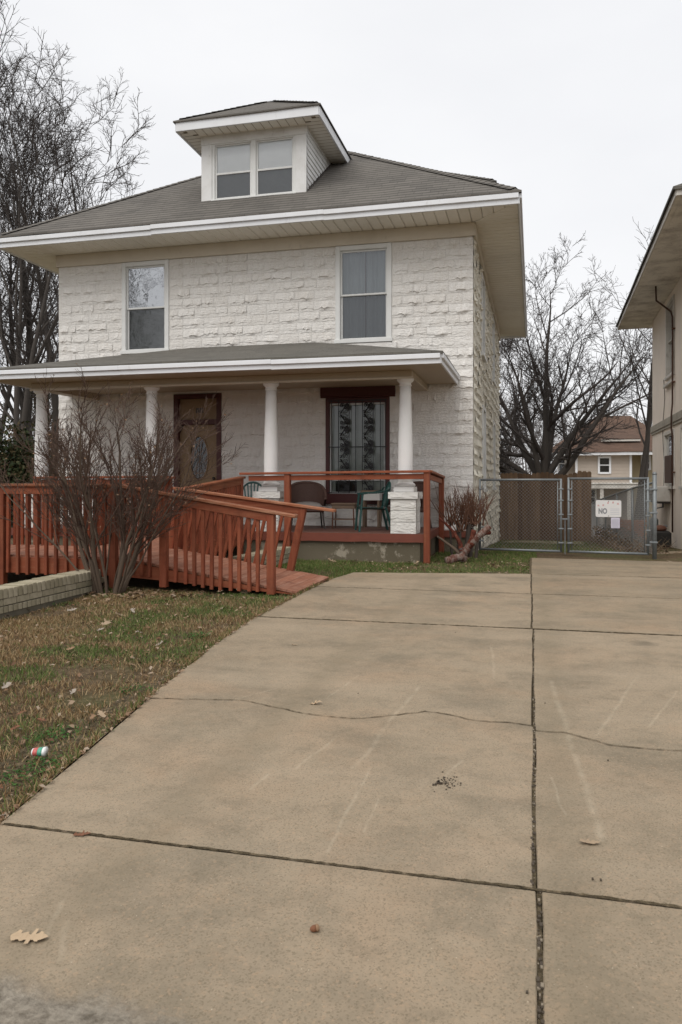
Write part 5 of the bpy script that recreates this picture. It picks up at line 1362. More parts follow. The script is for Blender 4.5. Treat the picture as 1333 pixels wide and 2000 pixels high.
def finish_tree(name, base, out, split, label, cat, bark, twig, sides=(8, 6, 4, 3, 3, 3, 3), group=None):
    root = thing(name, base, label, cat, group)
    def mk(levels, nm, mat):
        Vs, Qs, off = [], [], 0
        for l in levels:
            if out[l]:
                V, Q = tubes(out[l], sides[l]); Vs.append(V); Qs.append(Q + off); off += len(V)
        if not Vs: return
        link(nm, np_mesh(nm, np.concatenate(Vs), np.concatenate(Qs), None, M[mat], True), root)
    mk(range(0, split), 'trunk', bark); mk(range(split, len(out)), 'crown', twig)
    return root
def tree(name, base, label, seed, h, rad, stems, cfg, bark='bark_tree', twig='bark_twig', split=2, cat='tree', group=None, lean=(0, 0), spread=.22):
    r = random.Random(seed); out = [[] for _ in cfg]; b_ = Vector(base)
    for s_ in range(stems):
        a = 6.283 * s_ / stems + r.uniform(-.5, .5); sp = spread * r.uniform(.5, 1.2) if stems > 1 else 0.03
        d = Vector((math.cos(a) * sp + lean[0], math.sin(a) * sp + lean[1], 1)).normalized()
        grow(r, b_ + Vector((math.cos(a), math.sin(a), 0)) * rad * (.7 if stems > 1 else 0) - Vector((0, 0, .15)), d, h * r.uniform(.82, 1.05), rad * r.uniform(.75, 1.05), 0, cfg, out)
    return finish_tree(name, base, out, split, label, cat, bark, twig, group=group)
TALL = [dict(n=12, wob=.055, up=.03, kids=(9, 11), ang=(18, 40), lr=(.34, .58), rr=(.42, .62), end=.05, **{'from': .20}, minz=.1),
        dict(n=8, wob=.09, up=.06, kids=(7, 9), ang=(22, 55), lr=(.38, .6), rr=(.42, .62), end=.2, **{'from': .15}, minz=-.05, minr=.02),
        dict(n=6, wob=.10, up=.05, kids=(6, 7), ang=(25, 60), lr=(.4, .62), rr=(.45, .65), end=.3, **{'from': .15}, minr=.013),
        dict(n=4, wob=.09, up=.03, kids=(4, 5), ang=(25, 60), lr=(.42, .65), rr=(.5, .7), end=.4, **{'from': .15}, minr=.009),
        dict(n=3, wob=.10, up=.02, kids=0, ang=(25, 60), lr=(.4, .6), rr=(.5, .7), end=.5, **{'from': .2})]
def on_ground(px, Y_):
    q = atY(px, 942, Y_); return (q.x, Y_, gz(q.x, Y_) - .05)
tree('bare_tree', on_ground(98, 31), 'tall bare many-limbed tree rising behind the left slope of the roof', 3, 19.0, .27, 3, TALL, spread=.13, lean=(-.05, 0))
tree('bare_tree', on_ground(42, 27), 'tall bare tree with forked trunk seen left of the house wall', 8, 17.5, .19, 2, TALL, spread=.07, lean=(-.08, 0))
tree('bare_tree', on_ground(-45, 29), 'bare tree with twin stems furthest from the house wall among the tall trees', 15, 18.0, .19, 2, TALL, spread=.2, lean=(.05, 0))
tree('bare_tree', on_ground(22, 33), 'slender bare tree leaning beside the forked trunk left of the house', 23, 18, .22, 1, TALL, lean=(-.04, 0))
tree('bare_tree', on_ground(165, 34), 'upright bare tree whose trunk meets the middle of the left roof slope', 31, 23.0, .24, 1, TALL)
SMALL = [dict(n=8, wob=.06, up=.04, kids=(9, 11), ang=(25, 50), lr=(.3, .5), rr=(.4, .6), end=.06, **{'from': .35}, minz=.1), dict(n=5, wob=.1, up=.06, kids=(5, 7), ang=(25, 55), lr=(.4, .6), rr=(.45, .65), end=.25, **{'from': .15}, minr=.012),
         dict(n=4, wob=.13, up=.04, kids=(4, 5), ang=(25, 60), lr=(.4, .65), rr=(.5, .7), end=.35, **{'from': .15}, minr=.009), dict(n=3, wob=.09, up=.02, kids=0, ang=(25, 60), lr=(.4, .6), rr=(.5, .7), end=.5, **{'from': .2})]
THIN = [dict(SMALL[0], lr=(.055, .09), **{'from': .90}), SMALL[1], SMALL[2], SMALL[3]]
tree('bare_tree', on_ground(294, 40), 'small faint bare tree top showing over the roof beside the dormer', 44, 23.0, .10, 1, THIN)
# the big spreading tree behind the wooden fence
WIDE = [dict(n=6, wob=.03, up=.02, kids=0, ang=(30, 60), lr=(.6, .9), rr=(.5, .7), end=.8, **{'from': .5})] + [
        dict(n=10, wob=.07, up=.03, kids=(11, 13), ang=(25, 55), lr=(.38, .62), rr=(.45, .65), end=.05, **{'from': .12}, minz=-.05),
        dict(n=7, wob=.11, up=.07, kids=(7, 9), ang=(25, 60), lr=(.42, .65), rr=(.45, .65), end=.2, **{'from': .12}, minr=.012),
        dict(n=5, wob=.09, up=.05, kids=(5, 6), ang=(25, 55), lr=(.42, .65), rr=(.48, .68), end=.3, **{'from': .15}, minr=.009),
        dict(n=4, wob=.09, up=.03, kids=(3, 4), ang=(25, 60), lr=(.42, .65), rr=(.5, .7), end=.4, **{'from': .15}, minr=.007),
        dict(n=3, wob=.10, up=.02, kids=0, ang=(25, 60), lr=(.4, .6), rr=(.5, .7), end=.5, **{'from': .2})]
def big_tree():
    r = random.Random(5); out = [[] for _ in WIDE]; base = Vector(on_ground(1054, 32)); b_ = base - Vector((0, 0, .2))
    pts = [b_ + Vector((0.02 * k * (k % 2), 0, 2.9 * k / 6)) for k in range(7)]; out[0].append(([tuple(p) for p in pts], [.72, .52, .44, .42, .42, .44, .25]))
    top = pts[-2]
    for ax, ay, az, ln, rd in ((-.95, .1, .65, 5.0, .16), (-.8, -.3, .40, 4.2, .14), (-.5, .3, 1.0, 6.0, .18), (.10, -.1, 1.25, 7.8, .21), (.3, .3, 1.2, 6.4, .16), (.55, -.1, 1.0, 6.0, .16), (.80, .0, .86, 6.6, .17), (-1.0, -.1, .2, 3.6, .11), (-.2, -.3, 1.0, 6.0, .15)):
        grow(r, top + Vector((ax * .25, ay * .2, r.uniform(-.4, .35))), Vector((ax, ay, az)).normalized(), ln, rd, 1, WIDE, out)
    finish_tree('spreading_tree', base, out, 2, 'large bare spreading tree with thick trunk behind the wooden fence', 'tree', 'bark_tree', 'bark_twig')
big_tree()
tree('bare_tree', on_ground(1246, 33), 'slender bare tree with two stems beside the neighbouring house', 52, 12.0, .17, 2, SMALL, spread=.05, lean=(.0, 0))
tree('bare_tree', on_ground(985, 38), 'low tangled bare tree behind the fence beside the house wall', 61, 9.0, .16, 4, SMALL, spread=.5)
tree('bare_tree', on_ground(965, 44), 'bare tree close behind the rear corner of the house', 62, 11.0, .16, 3, SMALL, spread=.4)
# trees across the street, mirrored in the upper windows
tree('bare_tree', (-27.5, -20, 0), 'tall bare tree across the street from the house', 71, 17.0, .3, 3, TALL, spread=.25)

# far woods: one mass of bare crowns
def far_woods():
    r = random.Random(99); out = [[] for _ in SMALL]; cfg = [dict(c) for c in SMALL]
    for c in cfg: c['minr'] = .022
    spots = [(px, r.uniform(75, 110)) for px in range(940, 1330, 17)] + [(px, r.uniform(60, 85)) for px in range(-30, 260, 26)]
    for px, Y_ in spots:
        q = atY(px, 942, Y_); h = r.uniform(8.5, 12.5)
        for s_ in range(2): grow(r, Vector((q.x + r.uniform(-1, 1), Y_, -2.5)), Vector((r.gauss(0, .15), r.gauss(0, .15), 1)).normalized(), h, .15, 0, cfg, out)
    Vs, Qs, off = [], [], 0
    for l in range(len(cfg)):
        V, Q = tubes(out[l], 4 if l == 0 else 3); Vs.append(V); Qs.append(Q + off); off += len(V)
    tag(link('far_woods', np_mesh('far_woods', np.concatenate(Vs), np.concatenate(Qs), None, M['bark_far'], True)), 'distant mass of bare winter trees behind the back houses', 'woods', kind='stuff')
far_woods()

def leaf_cloud(n, centre, radii, size, seed, flat=.0):
    r = np.random.default_rng(seed); V = r.normal(size=(n, 3)); V /= np.linalg.norm(V, axis=1, keepdims=True)
    rad = r.random(n) ** .45; nz_ = .75 + .5 * fbm(V[:, 0] * 2.5 + 9, V[:, 1] * 2.5 + V[:, 2] * 2, seed, 3); P = V * (rad * nz_)[:, None] * np.array(radii) + np.array(centre)
    t = r.normal(size=(n, 3)); t /= np.linalg.norm(t, axis=1, keepdims=True); u = np.cross(t, r.normal(size=(n, 3))); u /= np.linalg.norm(u, axis=1, keepdims=True); s_ = r.uniform(size[0], size[1], n)[:, None]
    return np.stack([P - t * s_, P + u * s_ * .55, P + t * s_, P - u * s_ * .55], 1).reshape(-1, 3)
def bush(name, base, radii, zc, n, size, mat, label, seed, parts=4):
    root = thing(name, base, label, 'bush'); r = random.Random(seed); Vs = []
    for k in range(parts):
        c = (base[0] + r.uniform(-.6, .6) * radii[0], base[1] + r.uniform(-.6, .6) * radii[1], base[2] + zc + r.uniform(-.35, .35) * radii[2]); Vs.append(leaf_cloud(n // parts, c, [q * .72 for q in radii], size, seed + k))
    V = np.concatenate(Vs); V = V[:len(V) // 4 * 4]; link('foliage', np_mesh('foliage', V, np.arange(len(V)).reshape(-1, 4), None, M[mat]), root)
    mb = MB()
    for k in range(7): mb.tube([base, (base[0] + r.uniform(-.5, .5) * radii[0], base[1] + r.uniform(-.5, .5) * radii[1], base[2] + zc)], [.05, .02], 5)
    mb.build('stem', M['bark_tree'], root)
p = atY(28, 942, 17.5); bush('evergreen_bush', (p.x, 17.5, -.2), (1.25, 1.2, 1.75), 1.5, 15000, (.03, .075), 'evergreen', 'dense dark evergreen bush beyond the landing end of the ramp', 3, 6)
p = atY(-40, 942, 19); bush('evergreen_bush', (p.x, 19, -.3), (1.4, 1.2, 1.6), 1.4, 7000, (.035, .08), 'evergreen', 'lower evergreen bush behind the dense one beside the ramp', 13, 5)
# vine covered trunk
q = on_ground(88, 26); root = tree('bare_tree', q, 'vine-tangled leaning tree beside the left wall of the house', 81, 8.2, .12, 1, SMALL, lean=(-.04, 0))
V = np.concatenate([leaf_cloud(420, (q[0] - .06 * k + .3, q[1], q[2] + .8 + k * .55), (.42, .42, .5), (.02, .06), 90 + k) for k in range(10)]); link('vine', np_mesh('vine', V, np.arange(len(V)).reshape(-1, 4), None, M['vine']), root)

# large bare shrub before the ramp
SHR = [dict(n=8, wob=.09, up=.035, kids=(7, 9), ang=(14, 36), lr=(.42, .66), rr=(.42, .68), end=.35, **{'from': .22}, minz=.15),
       dict(n=5, wob=.09, up=.06, kids=(5, 7), ang=(14, 38), lr=(.45, .7), rr=(.45, .65), end=.35, **{'from': .15}, minr=.004, minz=.05),
       dict(n=4, wob=.11, up=.04, kids=(4, 6), ang=(15, 45), lr=(.42, .68), rr=(.5, .7), end=.4, **{'from': .15}, minr=.003),
       dict(n=3, wob=.14, up=.03, kids=0, ang=(20, 50), lr=(.4, .6), rr=(.5, .7), end=.5, **{'from': .2})]
def shrub():
    r = random.Random(12); out = [[] for _ in SHR]; base = Vector((-4.84, 8.13, -.03))
    for k in range(20):
        a = 6.283 * k / 20 * 7 + r.uniform(-.2, .2); sp = r.uniform(.06, .56); d = Vector((math.cos(a) * sp * 1.15, math.sin(a) * sp * .55, 1)).normalized()
        grow(r, base + Vector((math.cos(a) * .17, math.sin(a) * .09, -.02)), d, r.uniform(1.55, 2.25) * (1.0 - .10 * sp), r.uniform(.009, .031), 0, SHR, out)
    root = finish_tree('bare_shrub', base, out, 1, 'large bare multi-stemmed shrub in front of the ramp', 'shrub', 'bark_shrub', 'twig_shrub')
    tips = [p[0][-1] for p in out[2] + out[3]]; r.shuffle(tips); Vs = []
    for q in tips[:520]:
        t = Vector((r.gauss(0, 1), r.gauss(0, 1), r.gauss(0, 1))).normalized(); u = t.cross(Vector((r.gauss(0, 1), r.gauss(0, 1), r.gauss(0, 1)))).normalized(); s_ = r.uniform(.008, .018); p_ = Vector(q)
        Vs += [p_ - t * s_, p_ + u * s_ * .6, p_ + t * s_, p_ - u * s_ * .6]
    link('dry_leaves', np_mesh('dry_leaves', np.array([tuple(v) for v in Vs]), np.arange(len(Vs)).reshape(-1, 4), None, M['dead_leaf']), root)
shrub()
# hard-pruned shrub by the corner of the house
def pruned():
    r = random.Random(4); base = Vector((-1.16, 13.35, -.03)); out = [[], [], []]
    cfg = [dict(n=5, wob=.09, up=.02, kids=0, ang=(10, 30), lr=(.5, .8), rr=(.3, .5), end=.8, **{'from': .9}), dict(n=5, wob=.07, up=.07, kids=(4, 6), ang=(12, 34), lr=(.35, .6), rr=(.45, .7), end=.3, **{'from': .25}, minr=.003, minz=.1),
           dict(n=3, wob=.1, up=.05, kids=0, ang=(10, 30), lr=(.5, .8), rr=(.5, .7), end=.4, **{'from': .3})]
    for k, (dx, dy, ln, rd) in enumerate(((-.34, 0, .60, .022), (-.17, .1, .56, .034), (.03, -.05, .60, .048), (.18, .08, .52, .036), (.36, -.02, .62, .030), (.1, .2, .6, .03), (-.08, -.1, .5, .026))):
        n0 = len(out[0]); grow(r, base + Vector((dx * .55, dy, 0)), Vector((dx * .55, dy * .4, 1)).normalized(), ln, rd, 0, cfg, out)
        tip = Vector(out[0][n0][0][-1])
        for j in range(15):
            a = r.uniform(0, 6.28); sp = r.uniform(.1, .9); grow(r, tip + Vector((r.gauss(0, .05), r.gauss(0, .04), r.uniform(-.05, .03))), Vector((math.cos(a) * sp, math.sin(a) * sp, 1)).normalized(), r.uniform(.38, .68), r.uniform(.006, .013), 1, cfg, out)
    finish_tree('pruned_shrub', base, out, 1, 'hard-pruned shrub with brush of thin reddish shoots at the house corner', 'shrub', 'bark_pruned', 'shoot_brown')
pruned()
# cut cedar branch lying before it
root = thing('cut_branch', (-1.12, 12.66, 0), 'cut forked cedar branch with peeling red bark lying on the grass', 'branch')
def limb(pts, rs, mat, nm):
    mb = MB(); P = []; Rr = []
    for (a, ra), (c, rc) in zip(zip(pts, rs), zip(pts[1:], rs[1:])):
        for k in range(4):
            t = k / 4; v = Vector(a).lerp(Vector(c), t); P.append(v + Vector((rng.uniform(-1, 1), rng.uniform(-1, 1), rng.uniform(-1, 1))) * ra * .12); Rr.append((ra + (rc - ra) * t) * rng.uniform(.88, 1.12))
    P.append(Vector(pts[-1])); Rr.append(rs[-1]); mb.tube(P, Rr, 9); mb.build(nm, M[mat], root, True)
Yc_ = 12.66
pt = lambda px, py, y=Yc_: tuple(atY(px, py, y))
limb([pt(903, 1096), pt(905, 1082), pt(915, 1068), pt(935, 1048), pt(956, 1028, 12.75)], [.075, .07, .06, .055, .05], 'cedar_log', 'branch_fork')
limb([pt(910, 1075), pt(925, 1058), pt(940, 1042), pt(957, 1040, 12.8)], [.055, .05, .042, .035], 'cedar_red', 'branch_fork')
limb([pt(916, 1070), pt(922, 1052), pt(926, 1035)], [.05, .045, .04], 'cedar_red', 'branch_fork')
limb([pt(903, 1082), pt(898, 1058), pt(885, 1038), pt(870, 1022), pt(858, 1012)], [.05, .035, .026, .02, .016], 'cedar_red', 'branch_fork')
limb([pt(902, 1085), pt(888, 1072), pt(868, 1057), pt(854, 1047)], [.035, .025, .02, .016], 'bark_shrub', 'branch_fork')
limb([pt(905, 1088, 12.6), pt(890, 1090, 12.55), pt(872, 1097, 12.45)], [.06, .07, .075], 'cedar_log', 'branch_fork')
limb([pt(904, 1090), pt(902, 1075), pt(896, 1062)], [.045, .05, .02], 'dark_metal', 'branch_fork')

# ================================================================== gates, fences
GA, GB = Vector((-0.96, 14.38, 0)), Vector((2.06, 14.02, 0)); GD = (GB - GA).normalized(); GN = Vector((GD.y, -GD.x, 0))
def on_gate(px):
    d = ray(px, 942); t = (GA.x * GD.y - GA.y * GD.x) / (d.x * GD.y - d.y * GD.x); return Vector((d.x * t, d.y * t, 0))
def chain_mesh(p, q, z0, z1, z0q=None, z1q=None, pitch=.062, r_=.0019):
    """diagonal wires in the strip from p to q; heights may change along it"""
    p = Vector(p); q = Vector(q); ln = (q - p).length; d = (q - p) / ln; z0q = z0 if z0q is None else z0q; z1q = z1 if z1q is None else z1q; H_ = z1 - z0; polys = []
    lo = lambda u: z0 + (z0q - z0) * u / ln
    for sg in (1, -1):
        u = -H_
        while u < ln + H_:
            a, b_ = (u, 0.0), (u + sg * H_, H_)
            seg = []
            for t in [k / 4 for k in range(5)]: seg.append((a[0] + (b_[0] - a[0]) * t, H_ * t))
            # clip to 0..ln
            ta = 0.0; tb = 1.0
            dx = b_[0] - a[0]
            for lim, s2 in ((0, 1), (ln, -1)):
                t = (lim - a[0]) / dx
                if (dx > 0) == (s2 > 0): ta = max(ta, t)
                else: tb = min(tb, t)
            if tb - ta > .02:
                P = []
                for k in range(3):
                    t = ta + (tb - ta) * k / 2; uu = a[0] + dx * t; P.append(tuple(p + d * uu + Vector((0, 0, lo(uu) + H_ * t)) + GN * (.003 * sg)))
                polys.append((P, [r_] * 3))
            u += pitch
    V, Q = tubes(polys, 3); return np_mesh('wire_mesh', V, Q, None, M['wire'])
def gate(pxa, pxb, zt, zb, label, extra=()):
    a, c = on_gate(pxa), on_gate(pxb); d = (c - a).normalized()
    th = thing('chain_link_gate', a, label, 'gate')
    def tb(p, q, r_, nm): mb = MB(); mb.tube([p, q], r_, 10); mb.build(nm, M['galvanised'], th, True)
    z = lambda v, h: Vector((v.x, v.y, h)); r_ = .021
    tb(z(a, zb - .02), z(a, zt + .02), r_, 'stile'); tb(z(c, zb - .02), z(c, zt + .02), r_, 'stile'); tb(z(a, zt), z(c, zt), r_, 'top_tube'); tb(z(a, zb), z(c, zb), r_, 'bottom_tube')
    for px_ in extra: e = on_gate(px_); tb(z(e, zb), z(e, zt), .015, 'tension_bar')
    for v, s_ in ((a, 1), (c, -1)):
        tb(z(v + d * s_ * .055, zb + .03), z(v + d * s_ * .055, zt - .03), .008, 'tension_bar')
        for h in (.2, .45, .7, .95, 1.15): mb = MB(); mb.box(-.03, .055, -.026, .026, -.012, .012, .004); o = mb.build('tie_band', M['galvanised'], th); o.location = (v + d * s_ * .01 + Vector((0, 0, h))); o.rotation_euler = (0, 0, math.atan2(d.y, d.x))
    tag(link('wire_mesh', chain_mesh(a + d * .03, c - d * .03, zb, zt), th), kind='stuff')
    return th
gate(938, 1096, 1.315, .05, 'plain chain-link gate leaf next to the house wall, without a sign')
g2 = gate(1111, 1266, 1.335, .05, 'chain-link gate leaf carrying the white sign')
e = on_gate(1104); mb = MB(); mb.tube([e + Vector((0, 0, .0)), e + Vector((0, 0, .62))], .010, 6); mb.build('drop_rod', M['galvanised'], g2)
mb = MB(); mb.bar(on_gate(1094) + Vector((0, 0, .62)), on_gate(1113) + Vector((0, 0, .62)), .03, .025, b=.005); mb.build('latch', M['galvanised'], g2)
# corner post and the line fence running back along the boundary
gp = on_gate(1279)
fr = thing('chain_link_fence', gp, 'chain-link boundary fence running back from the gate post', 'fence')
mb = MB(); mb.tube([(gp.x, gp.y, -.1), (gp.x, gp.y, 1.40)], .036, 12); mb.build('post', M['galvanised'], fr, True)
mb = MB(); mb.lathe([(.038, 0), (.038, .02), (.02, .045), (.004, .05)], (gp.x, gp.y, 1.40), 12); mb.build('post_cap', M['galvanised'], fr, True)
for h in (.25, .75, 1.15): mb = MB(); mb.box(gp.x - .085, gp.x + .045, gp.y - .04, gp.y + .04, h - .015, h + .015, .005); mb.build('hinge', M['galvanised'], fr)
FE = Vector((1.92, 28.5, 0)); prev = None
nseg = 5
for k in range(nseg + 1):
    q = gp.lerp(FE, k / nseg); g0 = gz(0, q.y); top = g0 + 1.27
    if k: mb = MB(); mb.tube([(q.x, q.y, g0 - .1), (q.x, q.y, top + .02)], .026, 8); mb.build('post', M['galvanised'], fr, True)
    if prev:
        mb = MB(); mb.tube([prev, (q.x, q.y, top)], .019, 8); mb.build('top_tube', M['galvanised'], fr, True)
        tag(link('wire_mesh', chain_mesh(Vector((prev[0], prev[1], 0)), Vector((q.x, q.y, 0)), prev[2] - 1.24, prev[2], top - 1.24, top, .075), fr), kind='stuff')
    prev = (q.x, q.y, top)
# sign on the gate
def sign():
    a, c = on_gate(1164), on_gate(1214); d = (c - a).normalized(); ce = (a + c) / 2 + GN * .03; wd = (c - a).length; ht = .29; zc = .815
    T = Matrix((d, -GN, Vector((0, 0, 1)))).transposed().to_4x4(); T.translation = ce + Vector((0, 0, zc))
    th = thing('gate_sign', (0, 0, 0), 'weathered white metal sign with faded print reading NO on the gate', 'sign')
    mb = MB(); pts = []; rr = .025
    for sx, sz, a0 in ((1, 1, 0), (-1, 1, 90), (-1, -1, 180), (1, -1, 270)):
        for k in range(5): an = R(a0 + 22.5 * k); pts.append((sx * (wd / 2 - rr) + rr * math.cos(an), sz * (ht / 2 - rr) + rr * math.sin(an)))
    fr_ = [(x, -.002, z) for x, z in pts]; bk = [(x, .002, z) for x, z in pts]; mb.face(fr_); mb.face(bk[::-1])
    for k in range(len(pts)): k2 = (k + 1) % len(pts); mb.face([fr_[k], bk[k], bk[k2], fr_[k2]])
    mb.build('panel', M['sign_white'], th)
    cu = bpy.data.curves.new('txt', 'FONT'); cu.body = 'NO'; cu.size = .125; cu.offset = .006; cu.align_x = 'LEFT'
    to = bpy.data.objects.new('txt', cu); C.objects.link(to); dg = bpy.context.evaluated_depsgraph_get(); me = bpy.data.meshes.new_from_object(to.evaluated_get(dg)); bpy.data.objects.remove(to)
    me.materials.clear(); me.materials.append(M['sign_grey'])
    for v in me.vertices: v.co = Vector((v.co.x * .72 - wd / 2 + .045, -.0035, v.co.y - .085))
    link('lettering', me, th)
    mb = MB()
    for k in range(5): x0 = -wd / 2 + .03 + k * (wd - .10) / 4; z0 = rng.uniform(.04, ht / 2 - .05); mb = MB(); mb.face([(x0, -.0032, z0), (x0 + rng.uniform(.015, .04), -.0032, z0), (x0 + .03, -.0032, z0 + rng.uniform(.01, .04)), (x0 + .005, -.0032, z0 + .03)]); mb.build('faded_print', M['sign_red'], th)
    for z0 in (-.10, -.07, -.04, -.01): mb = MB(); mb.face([(.03, -.0031, z0), (wd / 2 - .03, -.0031, z0), (wd / 2 - .03, -.0031, z0 + .009), (.03, -.0031, z0 + .009)]); mb.build('faded_print', M['sign_faint'], th)
    for z0 in (-ht / 2 + .018, ht / 2 - .018): mb = MB(); mb.lathe([(.007, 0), (.006, .004), (.002, .005)], (0, 0, 0), 8); o = mb.build('bolt', M['dark_metal'], th); o.rotation_euler = (R(90), 0, 0); o.location = (0, -.002, z0)
    th.matrix_world = T
    a, c = on_gate(1194), on_gate(1211); ce = (a + c) / 2 + GN * .03; wd = (c - a).length
    th = thing('paper_notice', (0, 0, 0), 'lilac printed paper notice hanging on the gate below the sign', 'notice')
    mb = MB()
    for k in range(6): z0, z1 = -.09 + .18 * k / 6, -.09 + .18 * (k + 1) / 6; f_ = lambda z: -.006 * math.sin(z * 20); mb.face([(-wd / 2, f_(z0), z0), (wd / 2, f_(z0) - .004, z0), (wd / 2, f_(z1) - .004, z1), (-wd / 2, f_(z1), z1)])
    mb.build('sheet', M['paper'], th)
    mb = MB()
    for k in range(7): z0 = -.07 + k * .022; mb.face([(-wd / 2 + .015, -.012, z0), (wd / 2 - .015, -.012, z0), (wd / 2 - .015, -.012, z0 + .007), (-wd / 2 + .015, -.012, z0 + .007)])
    mb.build('print', M['sign_faint'], th)
    T2 = T.copy(); T2.translation = ce + Vector((0, 0, .57)); th.matrix_world = T2
sign()
# wooden plank fence closing the back yard
wfz = thing('wooden_fence', (.3, 25.6, -.6), 'brown vertical plank fence at the back of the yard', 'fence')
xq = XR + .03; k = 0
while xq < 1.66:
    wd = rng.uniform(.135, .146); top = 1.56 + .03 * math.sin(k * .8) + rng.uniform(-.02, .02) + .05 * (k > 16) - .0; mb = MB(); z0 = gz(0, 25.6) - .02
    x2 = xq + wd; yb = 25.62 + rng.uniform(-.006, .006); P = [(xq, z0), (x2, z0), (x2, top - .04), (x2 - .03, top), (xq + .03, top), (xq, top - .04)]
    mb.face([(x_, yb, z_) for x_, z_ in P]); mb.face([(x_, yb + .018, z_) for x_, z_ in P][::-1])
    for i in range(6): j = (i + 1) % 6; mb.face([(P[i][0], yb, P[i][1]), (P[i][0], yb + .018, P[i][1]), (P[j][0], yb + .018, P[j][1]), (P[j][0], yb, P[j][1])])
    mb.build('plank', M['fence_wood'], wfz); xq = x2 + rng.uniform(.0, .003); k += 1
for z in (-.2, .6, 1.25): mb = MB(); mb.box(XR + .04, 1.64, 25.65, 25.69, z, z + .09); mb.build('fence_rail', M['fence_wood'], wfz)
b = MB(); b.face([(-.95, 22.2, gz(0, 22.2) - .02), (1.3, 21.6, gz(0, 21.6) - .02), (1.5, 25.3, gz(0, 25.3) - .02), (-.6, 25.4, gz(0, 25.4) - .02)])
tag(b.build('yard_path', M['bare_dirt']), 'bare pale patch of ground before the plank fence', kind='structure')

# ================================================================== neighbouring house on the right
NR = R(1.2); N0 = Vector((3.43, 24.6, 0)); ND = Vector((-math.sin(NR), -math.cos(NR), 0)); NN = Vector((-math.cos(NR), math.sin(NR), 0))
def nb(s_, d_, z): return N0 + ND * s_ + NN * d_ + Vector((0, 0, z))
def ns(px):
    d = ray(px, 942); t = (N0.x * ND.y - N0.y * ND.x) / (d.x * ND.y - d.y * ND.x); q = Vector((d.x * t, d.y * t, 0)); return (q - N0).dot(ND)
def nz(px, py):
    d = ray(px, py); t = (N0.x * ND.y - N0.y * ND.x) / (d.x * ND.y - d.y * ND.x); return EYE + d.z * t
NL = 9.9
nh = thing('neighbor_house', nb(5, -4, -.3), 'pinkish stucco two-storey house with wide stained eave beyond the chain-link fence', 'house')
NW = [(ns(1303), ns(1318.5), 3.95, 5.86), (ns(1299.5), ns(1319), 1.15, 2.58)]
NSF = 6.05
mb = MB(); wall_holes(mb, 0, NL, -.75, NSF, NW, lambda u, z, d_: nb(u, -d_, z), .14)
mb.face([nb(0, 0, -.75), nb(0, 0, NSF), nb(0, -8, NSF), nb(0, -8, -.75)]); mb.face([nb(NL, 0, -.75), nb(NL, -8, -.75), nb(NL, -8, NSF), nb(NL, 0, NSF)])
mb.face([nb(0, -.15, -.7), nb(NL, -.15, -.7), nb(NL, -.15, NSF), nb(0, -.15, NSF)])
nwl = mb.build('wall', M['stucco_pink'], nh)
def nbox(mb, s0, s1, d0, d1, z0, z1, bv=.006):
    t = MB(); t.box(s0, s1, d0, d1, z0, z1, bv); n = mb.vs([nb(p[0], p[1], p[2]) for p in t.v]); mb.f += [tuple(n + k for k in q)[::-1] for q in t.f]
mb = MB(); nbox(mb, -.06, NL + .05, -.02, .05, 2.72, 2.93, .02); nbox(mb, -.045, NL + .04, -.02, .032, 2.66, 2.718, .006); mb.build('belt_course', M['belt_stone'], nh)
fn = lambda u, d_, z: nb(u, -d_, z)
window(NW[0][0], NW[0][1], NW[0][2], NW[0][3], 0, fn, 'blind', 'pane', 'pane', nh, 'neighbor_trim')
window(NW[1][0], NW[1][1], NW[1][2], NW[1][3], 0, fn, 'blind', 'pane', 'pane_dark', nh, 'neighbor_trim')
window(ns(1332), ns(1332) + 1.0, 1.15, 2.6, 0, fn, 'blind', 'pane', 'pane', nh, 'neighbor_trim')
mb = MB(); nbox(mb, ns(1303), ns(1316), .04, .06, 1.25, 1.95); mb.build('shutter_board', M['brown_wood'], nh)
mb = MB(); nbox(mb, NW[0][0] - .05, NW[0][1] + .05, 0, .09, 3.72, 3.80); mb.build('window_sill', M['neighbor_trim'], nh)
# eave
no = .9
mb = MB()
for k in range(9):
    d0, d1 = k * no / 9, (k + 1) * no / 9; z = NSF + .002 + rng.uniform(-.003, .003); q = [nb(-no, d0 + .004, z), nb(NL + no, d0 + .004, z), nb(NL + no, d1 - .004, z), nb(-no, d1 - .004, z)]
    m2 = MB(); m2.face(q); m2.build('soffit_board', M['neighbor_soffit'], nh)
m2 = MB(); m2.face([nb(-no, -8, NSF + .01), nb(NL + no, -8, NSF + .01), nb(NL + no, no, NSF + .01), nb(-no, no, NSF + .01)]); m2.build('soffit_back', M['neighbor_soffit'], nh)
mb = MB(); mb.bar(nb(-no, no, NSF + .05), nb(NL + no, no, NSF + .05), .03, .13, b=.004); mb.bar(nb(-no, no, NSF + .05), nb(-no, -8, NSF + .05), .03, .13, b=.004); mb.bar(nb(NL + no, no, NSF + .05), nb(NL + no, -8, NSF + .05), .03, .13, b=.004); mb.build('fascia', M['neighbor_trim'], nh)
mb = MB(); q0, q1, q2, q3 = nb(-no - .05, no + .06, NSF + .13), nb(NL + no + .05, no + .06, NSF + .13), nb(NL + no - 4, -3.9, NSF + 2.7), nb(-no + 4, -3.9, NSF + 2.7)
roof_poly(mb, [q0, q1, q2, q3], (0, -1, 0), (1, 0, .55), .012, 24, .05); roof_poly(mb, [nb(-no - .05, -8.8, NSF + .13), q0, q3], (1, 0, 0), (0, 1, .55), .012, 10, .05); roof_poly(mb, [q1, nb(NL + no + .05, -8.8, NSF + .13), q2], (1, 0, 0), (0, 1, .55), .012, 10, .05)
mb.build('roof', M['shingle_porch'], nh, True)
